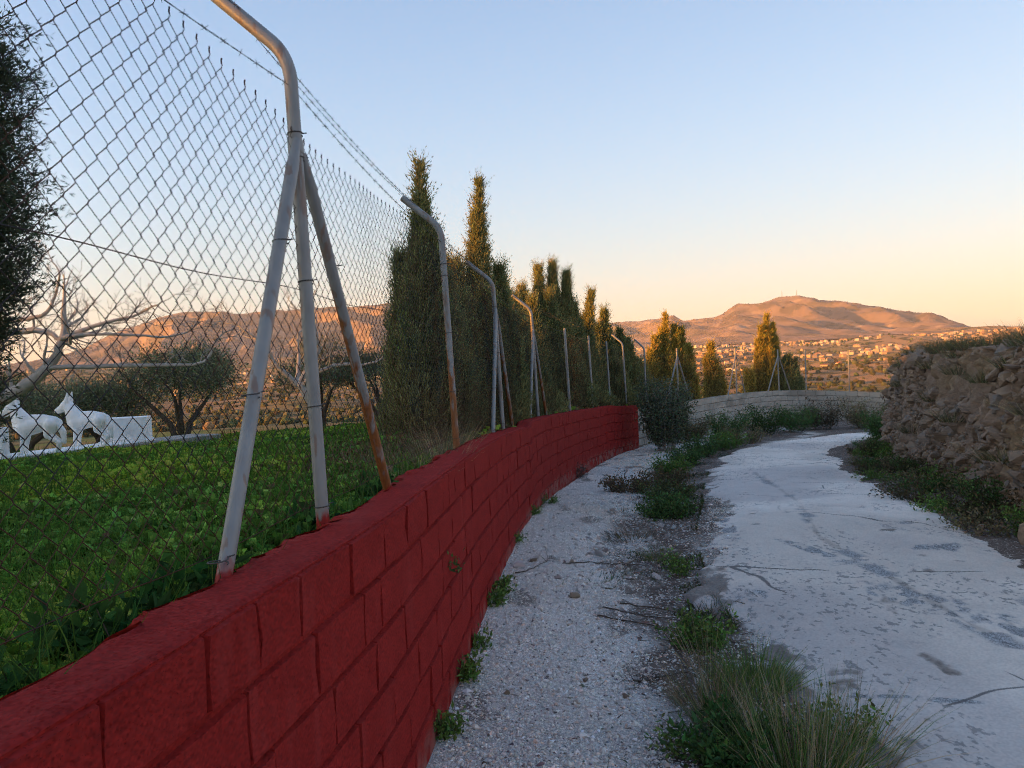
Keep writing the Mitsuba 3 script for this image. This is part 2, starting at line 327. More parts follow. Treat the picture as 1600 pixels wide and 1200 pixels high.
put('road', ply(np.stack([Xr, Yr, Zr + .012], -1).reshape(-1, 3), grid_faces(len(yr), len(tr))[:, ::-1], 'concrete', True), kind='structure', label='worn pale concrete track curving to the right')

# meadow sheet behind the wall
ym = np.concatenate([np.arange(-8, 12, .25), np.arange(12, 40, .5)]); um = np.concatenate([[0, .05], np.arange(.3, 14, .3), np.arange(14.5, 34, 1.)])
Ym, Um = np.meshgrid(ym, um, indexing='ij'); Xm = wallX(np.clip(Ym, -8, 31)) - .19 - Um
put('meadow', ply(np.stack([Xm, Ym, meadow_z(Xm, Ym)], -1).reshape(-1, 3), grid_faces(len(ym), len(um)), 'meadow_soil', True), kind='structure', label='soil of the meadow behind the red wall')

# hills and mountains: one sheet in polar coordinates round the terrace, a finer one for the mountain
ridge_px = np.array([(-700, 600), (-420, 590), (-200, 585), (0, 572), (130, 545), (180, 520), (230, 503), (290, 487), (350, 487), (367, 491), (420, 485), (480, 482), (540, 479), (600, 475), (680, 480), (800, 492), (950, 504), (1000, 502), (1030, 498), (1050, 494), (1070, 503), (1085, 499), (1110, 497), (1130, 490), (1155, 475), (1185, 473), (1215, 466), (1240, 463), (1290, 470), (1320, 470), (1345, 476), (1380, 480), (1420, 489), (1455, 490), (1500, 507), (1525, 515), (1560, 513), (1600, 517), (1750, 520), (2000, 530), (2400, 520)], float)
_r = nrm(np.cross(_f, _u)); _d = _f + _r * ((ridge_px[:, :1] - 800) / 1186) - _u * ((ridge_px[:, 1:] - 600) / 1186)
ridge_tan = PC(np.degrees(np.arctan2(_d[:, 0], _d[:, 1])), _d[:, 2] / np.hypot(_d[:, 0], _d[:, 1]))
prof = PC([20, 30, 60, 120, 200, 400, 800, 1400, 2000, 2800, 3300, 3700], [-1.6, -2.2, -4.5, -7.5, -11.5, -18, -22, -14, 3, 38, 68, 90])
shade_top = PC([-400, -80, -52, -38, -27, -21.4, -17.7, -15.0, -14.4, -13.5, -13.0, -12.6, -11.9, -11.2, -10.5, -9, -7.8, -4.8, -3, 8, 60, 200, 500], [-40, -30, 9, 14.1, 14.2, 13.4, 13.6, 13.85, 12.4, 12.4, 13.9, 14.0, 12.9, 12.9, 13.9, 14.8, 14.8, 14.3, 13.85, 17, 20, 20, 8])  # crest of an unseen ridge, shaped to shade some trees and light others
def land_z(x, y):
    r = np.hypot(x, y); az = np.degrees(np.arctan2(x, y))
    z = prof(np.clip(r, 20, 3700)) + np.clip(r - 60, 0, 900) * .02 * (N(x * .006, y * .006, 0, 21, 4) - .5) * 2
    z = z + np.clip(r - 900, 0, 1400) * .022 * (N(x * .0022, y * .0022, 0, 22, 3) - .5) * 2
    ds = x * SUN[0] + y * SUN[1]; c = .4 * x - .92 * y
    ds = (x * math.sin(SUN_AZ) + y * math.cos(SUN_AZ)); c = -x * math.cos(SUN_AZ) + y * math.sin(SUN_AZ)
    g = np.exp(-((ds - 120) / np.where(ds < 120, 38, 90)) ** 2)
    st = shade_top(np.clip(c, -400, 500))
    z = z + np.where(ds > 0, g, 0) * np.maximum(st - z, 0)
    side = np.clip((np.abs(az) - 75) / 40, 0, 1)       # low land to the sides and behind
    return z * (1 - side * np.clip((r - 300) / 900, 0, 1)) - 25 * side * np.clip((r - 300) / 900, 0, 1)
def polar(azs, rs, fz, name, bsdf, label):
    A, R = np.meshgrid(np.radians(azs), rs, indexing='ij'); x, y = R * np.sin(A), R * np.cos(A)
    put(name, ply(np.stack([x, y, fz(x, y)], -1).reshape(-1, 3), grid_faces(len(azs), len(rs)), bsdf, True), kind='structure', label=label)
azs = np.concatenate([np.arange(-180, -132, 1.0), np.arange(-132, -95, .25), np.arange(-95, -45, 1.0), np.arange(-45, 45, .2), np.arange(45, 180.5, 1.5)])
def land_drop(x, y):
    r = np.hypot(x, y)
    return land_z(x, y) - np.clip((34 - r) / 10, 0, 1) * 2.0
polar(azs, np.geomspace(14, 3500, 190), land_drop, 'hillside', 'hill_soil', 'valley and far hillside below the mountain, and an unseen ridge shaped to shade the near ground')
def mount_z(x, y):
    r = np.hypot(x, y); az = np.degrees(np.arctan2(x, y))
    rc = 5200 + 500 * (N(az * .08, 0 * az, 0, 31, 2) - .5) * 2
    zc = ridge_tan(np.clip(az, -55, 60)) * rc + 1.85
    zc = zc * np.clip((70 - np.abs(az)) / 15, 0, 1) + 60 * (1 - np.clip((70 - np.abs(az)) / 15, 0, 1))
    t = (r - 3150) / (rc - 3150)
    p = np.where(t < 1, np.clip(t, 0, 1) ** 1.15, np.clip(1 - (t - 1) * .9, -.5, 1))
    z0 = prof(np.clip(r, 20, 3300))
    z = z0 * (1 - np.clip(t, 0, 1)) + p * zc
    wx, wy = x + 260 * (N(x * .002, y * .002, 0, 33) - .5), y + 260 * (N(x * .002, y * .002, 0, 34) - .5)
    q = wx * .94 + wy * .34
    rid = 1 - 2 * np.abs(N(q * .0040, wy * .0008, 0, 35, 3) - .5) * 1.9
    rid2 = 1 - 2 * np.abs(N(q * .009, wy * .002, 0, 36, 3) - .5) * 1.7
    amp = np.clip(t, 0, 1) * np.clip((1.0 - t) * 2.6, 0, 1) * zc
    return z + amp * (.60 * (rid - .66) + .20 * (rid2 - .64)) + np.clip(t * 3, 0, 1) * (26 * (N(x * .011, y * .011, 0, 37, 5) - .5))
polar(np.arange(-62, 62.1, .14), np.concatenate([np.linspace(3150, 5600, 120), np.linspace(5650, 8000, 16)]), mount_z, 'mountain', 'mountain_soil', 'bare mountain range lit orange by the low sun')
# ------------------------------------------------------------------ block walls
def wall_point(y, back=0.0):
    """Plan point on a wall's face (back metres behind it), its unit tangent and normal (towards the road)."""
    y = np.asarray(y, float); dx = (wallX(y + .01) - wallX(y - .01)) / .02
    t = nrm(np.stack([dx, np.ones_like(dx)], -1)); n = np.stack([t[..., 1], -t[..., 0]], -1)
    return np.stack([wallX(y), y], -1) - n * np.asarray(back)[..., None], t, n

_yy = np.linspace(-8, 31.2, 8000); _pp = wall_point(_yy)[0]
_ss = np.concatenate([[0], np.cumsum(np.hypot(*np.diff(_pp, axis=0).T))])
def y_at(s): return np.interp(s, _ss, _yy)
def s_at(y): return np.interp(y, _yy, _ss)

def red_top(y):
    # the top steps where the wall was built in lengths
    y = np.asarray(y, float)
    return wallZ(np.clip(y, -10, 21.1)) + .035 * np.clip((y - 9.75) / .25, 0, 1) * np.clip((14 - y) / 3, 0, 1) - .03 * np.exp(-((y - 9.6) / .22) ** 2) + .03 * np.exp(-((y - 18.4) / .8) ** 2) - .02 * np.exp(-((y - 17.2) / .25) ** 2) + .012 * (N(y * 1.3, 0 * y, 0, 41) - .5)

def white_top(y): return PC([21.3, 24.5, 29, 31.2], [.52, .56, .52, .40])(np.clip(y, 21.3, 31.2))

rng = np.random.default_rng(5)
COURSE, THICK = .213, .2

def block(s0, s1, zt0, zb0, proud, top_of, bevel=.006, rough=.004):
    """One block's visible face: a shallow slab with bevelled edges, following the wall's curve."""
    s = np.array([s0, s0 + bevel, .5 * (s0 + s1), s1 - bevel, s1]); y = y_at(s)
    ft = zt0(y); fb = zb0(y)
    rows = []
    for k, (w, d) in enumerate(((0, 0), (bevel, 1), (.5, 1), (-bevel, 1), (0, 0))):
        z = fb if k == 0 else fb + w if k == 1 else .5 * (fb + ft) if k == 2 else ft + w if k == 3 else ft
        inner = np.array([0, 1, 1, 1, 0.]) * d
        off = -.014 + (proud + .016) * inner + rng.normal(0, rough, 5) * inner * .7
        p = wall_point(y, -off)[0]
        rows.append(np.column_stack([p, z]))
    v = np.vstack(rows); return v, grid_faces(5, 5)[:, ::-1]

# red wall: a rendered core with a rough top, and the blocks standing a little proud of the joints
RW = thing('red_wall', 'low red painted block wall curving along the gravel verge, topped by the fence', 'wall')
ycore = np.concatenate([np.arange(-4, 1, .2), np.arange(1, 8, .022), np.arange(8, 21.06, .1)]); ycore[-1] = 21.05
zt = red_top(ycore)
def crow(back, z): return np.column_stack([wall_point(ycore, np.broadcast_to(back, ycore.shape))[0], z])
lump = N(ycore * 9, 0 * ycore, 3, 42); lump2 = N(ycore * 4, 0 * ycore, 5, 43)
mort = np.clip(N(ycore * 11, 0 * ycore, 9, 44, 4) - .40, 0, 1) * (.4 + N(ycore * 1.7, 0 * ycore, 4, 46))
prof_rows = [crow(0.009, gY(ycore) - .35), crow(0.009, zt - COURSE - .004), crow(0.009, zt - .03), crow(.000 + .008 * lump, zt - .008), crow(.018, zt + .003 * lump)]
for b in (.05, .085, .12, .15):
    prof_rows.append(crow(b, zt + .010 * (N(ycore * 7, 0 * ycore + b * 30, 1, 45) - .5)))
prof_rows += [crow(THICK - .035 + .16 * mort, zt - .004 + .02 * lump2 - .02 * mort), crow(THICK + .20 * mort + .03 * lump - .018, zt - .03 - .03 * lump2), crow(THICK, zt - .12), crow(THICK, gY(ycore) - .35)]
V = np.stack(prof_rows, 1); m = len(prof_rows)
v = V.reshape(-1, 3); F = grid_faces(len(ycore), m)
cap = [[(len(ycore) - 1) * m + a, (len(ycore) - 1) * m + b, (len(ycore) - 1) * m + c] for a, b, c in [(0, i + 1, i) for i in range(1, m - 1)]]
put('coping', ply(v, np.vstack([F, cap]), 'red_paint', 40), RW)
top_joints = [.55, .98, 1.40, 1.74, 1.97, 2.22, 2.62, 3.0, 3.34, 3.74]
def courses(parent, s_a, s_b, top, ncourse, base, first=None, name='block', bsdf='red_paint', limit=10**9, lim_y=99, seed=1, length=.41):
    R = np.random.default_rng(seed); made = 0; rest = Soup(); todo = []
    for k in range(ncourse):
        js = list(first) if (k == 0 and first) else [s_a + R.uniform(0, length)]
        while js[-1] < s_b - .12: js.append(min(js[-1] + (length if R.random() < .88 else length * R.uniform(.45, .7)), s_b))
        if not (k == 0 and first): js = [s_a] + js
        for a, b in zip(js[:-1], js[1:]):
            if b - a > .06: todo.append((a, b, k, R.uniform(0.000, .006), R.uniform(-.004, .004)))
    todo.sort(key=lambda q: q[0])
    for a, b, k, pr_, dz in todo:
        sink = .010 if k else .0
        zt_ = lambda y, k=k, dz=dz: top(y) - k * COURSE - (.006 if k else .013) + (dz if k else 0)
        zb_ = lambda y, k=k, dz=dz: np.maximum(top(y) - (k + 1) * COURSE + .010 + dz, base(y))
        ym_ = y_at(.5 * (a + b))
        if zt_(ym_) - base(ym_) < .02: continue
        v, f = block(a + .0018, b - .0018, zt_, zb_, .004 + pr_, top)
        if made < limit and ym_ < lim_y:
            put(name, ply(v, f, bsdf, 30), parent); made += 1
        else: rest.add(v, f)
    if rest.n: put('far_' + name, rest.shape(bsdf, 30, False), parent, kind='stuff')
courses(RW, s_at(.3), s_at(21.0), red_top, 7, lambda y: gY(y) - .12, [s_at(t) for t in top_joints], limit=295, lim_y=17.5)

# pale wall beyond it, round the bend
WW = thing('pale_block_wall', 'pale bare concrete block wall beyond the red wall, curving round behind the bend', 'wall')
class _W2: pass
bend = np.array([(3.40, 21.02), (4.7, 22.9), (5.98, 24.5), (7.6, 26.8), (9.3, 28.9), (10.6, 30.2), (11.9, 31), (13.3, 31.1), (14.4, 30.4), (15.6, 29.2), (17.5, 27.6), (20, 26)])
bl = np.concatenate([[0], np.cumsum(np.hypot(*np.diff(bend, axis=0).T))]); bx, by = PC(bl, bend[:, 0]), PC(bl, bend[:, 1])
bz = PC([0, bl[2], bl[4], bl[6], bl[7], bl[9], bl[11]], [.54, .57, .53, .42, .33, .18, .1])
def bpt(s, back):
    s = np.asarray(s, float); d = nrm(np.stack([bx(np.clip(s + .02, 0, bl[-1])) - bx(np.clip(s - .02, 0, bl[-1])), by(np.clip(s + .02, 0, bl[-1])) - by(np.clip(s - .02, 0, bl[-1]))], -1))
    n = np.stack([d[..., 1], -d[..., 0]], -1); return np.stack([bx(s), by(s)], -1) - n * np.asarray(back)[..., None]
sc_ = np.arange(0, bl[-1], .15); zc_ = bz(sc_) + .012 * (N(sc_ * 2, 0 * sc_, 0, 48) - .5)
rows = [np.column_stack([bpt(sc_, np.full(len(sc_), b)), z]) for b, z in ((.014, zc_ * 0 - 1.7), (.014, zc_ - .006), (.02, zc_ + .002), (.18, zc_), (.2, zc_ - .02), (.2, zc_ * 0 - 1.7))]
put('core', ply(np.stack(rows, 1).reshape(-1, 3), grid_faces(len(sc_), 6), 'mortar', 30), WW)
R = np.random.default_rng(3); nb = 0; rest = Soup()
for k in range(6):
    s = R.uniform(0, .4)
    while s < bl[-1] - .5:
        e = s + (.42 if R.random() < .9 else .25); dz = R.normal(0, .004); pd = R.uniform(.002, .012)
        ss = np.array([s + .006, s + .014, e - .014, e - .006]); zt_ = bz(ss) - k * .205 - .006 + dz; zb_ = zt_ - .188
        rr_ = [np.column_stack([bpt(ss, -(np.array([-.004, pd, pd, -.004]) if q in (1, 2) else np.full(4, -.004))), z]) for q, z in enumerate((zb_, zb_ + .008, zt_ - .008, zt_))]
        v, f = np.vstack(rr_), grid_faces(4, 4)[:, ::-1]
        if nb < 280 and s < bl[9]: put('block', ply(v, f, 'pale_block', 30), WW); nb += 1
        else: rest.add(v, f)
        s = e
put('far_block', rest.shape('pale_block', 30, False), WW, kind='stuff')

# ------------------------------------------------------------------ fence on the wall
def fence_pt(y): 
    p = wall_point(y, np.full(np.shape(y), .215))[0]; return p
def fence_dir(y): return wall_point(y)[1], wall_point(y)[2]
def post_mesh(h, r=.026, arm=.30, sides=12):
    """Straight tube, then a bend inwards (local -x) and an arm at 45 degrees."""
    pts = [(0, 0, -.14), (0, 0, .0), (0, 0, h * .5), (0, 0, h)]; R_ = .20
    for a in np.linspace(0.12, 1, 7) * math.pi * .27: pts.append((-R_ * (1 - math.cos(a)), 0, h + R_ * math.sin(a)))
    e = np.array(pts[-1]); d = np.array([-math.sin(math.pi * .27), 0, math.cos(math.pi * .27)])
    pts += [tuple(e + d * arm * .5), tuple(e + d * arm * .985), tuple(e + d * arm)]
    rad = [r] * (len(pts) - 2) + [r, r * .86]
    return np.array(pts), tube(pts, rad, sides)
POST_H = 1.62
post_pts, post_m = post_mesh(POST_H)
post_shape = ply(*post_m, 'galvanised', 40)
straight_shape = ply(*tube([(0, 0, -.14), (0, 0, .8), (0, 0, POST_H + .02), (0, 0, POST_H + .05)], [.026, .026, .026, .022], 12), 'galvanised', 40)
def ring(r, w=.0022, turns=1.15, tilt=0.0):
    a = np.linspace(0, 2 * np.pi * turns, 22); p = np.stack([r * np.cos(a), r * np.sin(a), .012 * a / 6 + tilt * np.cos(a)], 1)
    p = np.vstack([p, p[-1] + [.018, .012, .004]]); return tube(p, w, 5)
tie_shape = ply(*ring(.0285), 'dark_wire', True)
def frame_at(y, z):
    p = fence_pt(np.array(y)); t, n = fence_dir(np.array(y))
    return np.array([[n[0], t[0], 0, p[0]], [n[1], t[1], 0, p[1]], [0, 0, 1, z], [0, 0, 0, 1]])
def lean(m, a, sz):
    r = np.eye(4); r[0, 2], r[2, 2] = -a, sz
    return m @ r
def Tm(m): return T(np.asarray(m).tolist())
def placed(v, m): return v @ m[:3, :3].T + m[:3, 3]
def brace(m, dy, dz_base, h_top, bsdf):
    a = placed(np.array([[.0, dy, dz_base - .1]]), m)[0]; b = placed(np.array([[.015, .02 * np.sign(dy), h_top]]), m)[0]
    d = b - a; pts = [a, a + d * .5, a + d * .93, b]
    return ply(*tube(pts, [.024, .024, .024, .014], 12), bsdf, 40)
post_list = [  # y along the wall, tripod?, rusty, label
    (2.93, True, 'galvanised', 'nearest grey steel fence post, with two slanting braces and an orange-lit arm'),
    (5.95, False, 'rusty_pole', 'unbraced steel fence post, rusty at its foot, in front of the tallest cypress'),
    (8.85, True, 'galvanised', 'second braced steel fence post, standing against the broad dark cypress'),
    (12.2, True, 'galvanised', 'third braced steel fence post, standing against the ragged-topped cypress clump'),
    (15.3, False, 'galvanised', 'plain steel fence post before the first orange-tipped cypress'),
    (17.6, False, 'galvanised', 'plain steel fence post before the second orange-tipped cypress'),
    (19.35, False, 'galvanised', 'steel fence post before the low orange-tipped cypress near the end of the red wall'),
    (20.75, False, 'galvanised', 'last steel fence post on the red wall, right at its end')]
post_frames = []
for y, tri, mat, lab in post_list:
    P_ = thing('fence_post', lab, 'fence post', 'steel posts along the fence')
    m = lean(frame_at(y, float(red_top(np.array(y)))), .026, 1.06 if y < 4 else 1.0); post_frames.append(m)
    put('pole', {**(straight_shape if 14 < y < 20 else post_shape), 'bsdf': {'type': 'ref', 'id': mat}, 'to_world': Tm(m)}, P_)
    for hz in (.05, .42, .88, 1.33, 1.42) if y < 10 else (.9,):
        put('tie_wire', {**tie_shape, 'to_world': Tm(m @ np.array(T().translate([0, 0, hz]).matrix))}, P_)
    if tri:
        b1 = put('brace', brace(m, -.82, red_top(np.array(y - .82)) - red_top(np.array(y)), 1.40, 'galvanised'), P_)
        b2 = put('brace', brace(m, .92, red_top(np.array(y + .92)) - red_top(np.array(y)), 1.36, 'rusty_pole'), P_, label='rust-streaked brace on the far side of the post')
        put('clamp', ply(*tube([placed(np.array([[0, 0, z]]), m)[0] for z in (1.355, 1.36, 1.40, 1.405)], [.027, .031, .031, .027], 12), 'galvanised', 40), P_)
        if y < 10:
            for sgn, fr in ((-.82, .35), (-.82, .72), (-.82, .03), (.92, .3), (.92, .7)):
                q = np.array([[0.015 * fr, sgn * (1 - fr), 1.38 * fr + (1 - fr) * .0]]); 
                put('tie_wire', {**tie_shape, 'to_world': Tm(m @ np.array(T().translate(q[0].tolist()).matrix))}, b1 if sgn < 0 else b2)
# posts with braces on the pale wall
far_spots = [(1.0, False, 'bent fence post half hidden by the grey bush at the start of the pale wall'), (3.2, True, 'braced fence post in front of the wide sunlit golden cypress'), (8.3, True, 'braced fence post beside the small lone cypress'),
             (11.9, True, 'braced fence post in front of the tall pointed cypress group'), (13.4, False, 'fence post between the tall cypress group and the round dark one'), (15.1, False, 'fence post just past the round dark cypress'), (17.6, False, 'farthest fence post, before the open field')]
far_frames = []
for s, tri, lab in far_spots:
    P_ = thing('fence_post', lab, 'fence post', 'steel posts along the fence')
    p = bpt(np.array(s), np.array(.12)); q = bpt(np.array(s + .1), np.array(.12)); t = nrm(q - p); n = np.array([t[1], -t[0]])
    m = np.array([[n[0], t[0], 0, p[0]], [n[1], t[1], 0, p[1]], [0, 0, 1, float(bz(s))], [0, 0, 0, 1]]); far_frames.append(m)
    put('pole', {**(straight_shape if s > 2 else post_shape), 'to_world': Tm(m)}, P_)
    if tri:
        put('brace', brace(m, -.85, 0, 1.4, 'galvanised'), P_); put('brace', brace(m, .85, 0, 1.4, 'galvanised'), P_)

# woven wire: every wire zigzags and hooks into its neighbours
FH, DIA = 1.50, .072
CL = thing('chain_link_fence', 'chain-link fence of thin dark wire standing on the red wall', 'fence')
def zig(flip):
    nseg = int(FH / DIA) * 2; pts = []
    for i in range(nseg + 1):
        z = i * DIA / 2; x = (DIA / 4 + .0012) * (1 if (i % 2 == 0) == flip else -1)
        dy = .0022 * (1 if i % 2 else -1)
        pts += [(-0, 0, 0)] * 0 + [(dy, x * .96, z - .004), (-dy, x, z + .003)]
    pts = np.array(pts); pts[:, 2] -= nseg * DIA / 2
    if flip: pts = np.vstack([pts, [[.002, DIA / 4 - .004, .012], [-.002, DIA / 4 + .003, .019], [.002, DIA / 4, .026]]])
    rad = np.full(len(pts), .00135)
    if flip: rad[-3:] = .0028
    return ply(*tube(pts, rad, 4), 'wire', False), pts, rad
zA, zB = zig(True), zig(False)
rest = Soup(); ny = 0; s = s_at(.25); s_end = s_at(20.9); i = 0; R = np.random.default_rng(8)
while s < s_end:
    y = float(y_at(s)); m = frame_at(y, float(wallZ(min(y, 21.1))) + 1.50 + .006 * math.sin(y * 3.1))
    m[:3, 3] += m[:3, 0] * (-.042 - .008 * math.sin(y * 2.2) + .006 * math.sin(y * 7.3))
    up_ = .12 * min(max(2.9 - y, 0), 2.0); m[2, 2] = 1 + up_ / FH; m[2, 3] += up_
    sh = (zA, zB)[i % 2]
    if y > 1.25 and ny < 298: put('wire', {**sh[0], 'to_world': Tm(m)}, CL); ny += 1
    else:
        v, f = tube(placed(sh[1], m), sh[2], 3); rest.add(v, f)
    s += DIA / 2; i += 1
put('far_wire', rest.shape('wire', False, False), CL, kind='stuff')
def along(h, off, y0=.3, y1=20.8, sag=.0):
    yy = np.arange(y0, y1, .12); out = []
    for y in yy:
        m = frame_at(float(y), float(wallZ(min(y, 21.1))) + h + .008 * math.sin(y * 5) - sag); out.append(m[:3, 3] + m[:3, 0] * off * -1.1)
    return np.array(out)
for h in (.06, .90): put('tension_wire', ply(*tube(along(h, .034), .0017, 5), 'wire', True), CL)
# far fence on the pale wall: thin, one part
FF = thing('far_chain_link_fence', 'thin wire fence on top of the pale wall, with the sunlit town behind', 'fence')
fs = Soup()
for kk, s in enumerate(np.arange(.2, bl[-1] - .5, DIA)):
    p = bpt(np.array(s), np.array(.12)); q = bpt(np.array(s + .1), np.array(.12)); t = nrm(q - p)
    z0 = float(bz(s)); 
    for sg in (1, -1):
        zz = np.arange(0, 1.46, DIA * 2); pts = np.column_stack([p[0] + t[0] * sg * zz, p[1] + t[1] * sg * zz, z0 + .05 + zz])
        ok = (s + sg * zz > 0) & (s + sg * zz < bl[-1]); pts = pts[ok]
        if len(pts) > 2:
            u = (s + sg * zz)[ok]; b = bpt(u, np.full(len(u), .12)); pts[:, :2] = b; v, f = tube(pts, .0013, 3, False); fs.add(v, f)
put('woven_wire', fs.shape('wire', False, False), FF, kind='stuff')
for h in (.1, .8, 1.48):
    sarr = np.arange(.1, bl[-1] - .2, .3); put('tension_wire', ply(*tube(np.column_stack([bpt(sarr, np.full(len(sarr), .12)), bz(sarr) + h]), .0014, 4), 'wire', True), FF)

# barbed wire from arm to arm
def barbed(name_label, at, spacing=.11):
    key = tag(numbered('barbed_wire'), name_label, 'barbed wire', 'barbed wire above the fence'); sp = Soup(); R = np.random.default_rng(len(name_label))
    ends = [placed(np.array([at]), m)[0] for m in [frame_at(-1.2, 1.28)] + post_frames]
    for a, b in zip(ends[:-1], ends[1:]):
        n = max(int(np.linalg.norm(b - a) / .06), 4); t = np.linspace(0, 1, n); p = a + (b - a) * t[:, None]; p[:, 2] -= .045 * 4 * t * (1 - t)
        d = nrm(b - a); s1 = nrm(np.cross(d, [0, 0, 1])); s2 = np.cross(s1, d)
        for ph in (0, math.pi):
            ang = t * np.linalg.norm(b - a) / .05 * 2 * math.pi / 3 + ph
            v, f = tube(p + .0017 * (np.cos(ang)[:, None] * s1 + np.sin(ang)[:, None] * s2), .0012, 3, False); sp.add(v, f)
        for q in np.arange(.05, np.linalg.norm(b - a), spacing):
            c = a + d * q; tt = q / np.linalg.norm(b - a); c = c - [0, 0, .045 * 4 * tt * (1 - tt)]; r0 = R.uniform(0, 6.28)
            for ph in (0, 1.6):
                w = np.cos(r0 + ph) * s1 + np.sin(r0 + ph) * s2
                v, f = tube([c - w * .014 - d * .003, c, c + w * .014 + d * .003], [.0006, .0017, .0006], 3, False); sp.add(v, f)
    scene[key] = sp.shape('dark_wire', False, False)
barbed('lowest barbed wire strand, tied to the posts just below their bend', (0.0, 0, POST_H - .02))
barbed('middle barbed wire strand on the bent post arms', tuple(post_pts[-3] + np.array([0, 0, .028])))
barbed('topmost barbed wire strand at the tips of the bent post arms', tuple(post_pts[-2] * .93 + post_pts[-3] * .07 + np.array([0, 0, .028])))
m = frame_at(1.62, 1.28)
tag(numbered('hanging_wire'), 'short loose wire hanging from the lowest barbed strand to the fence top', 'wire')
scene['hanging_wire'] = ply(*tube(placed(np.array([[.02, 0, 1.50], [.012, .008, 1.53], [.016, -.004, 1.57], [0, 0, 1.60]]), m), .0012, 4), 'dark_wire', True)
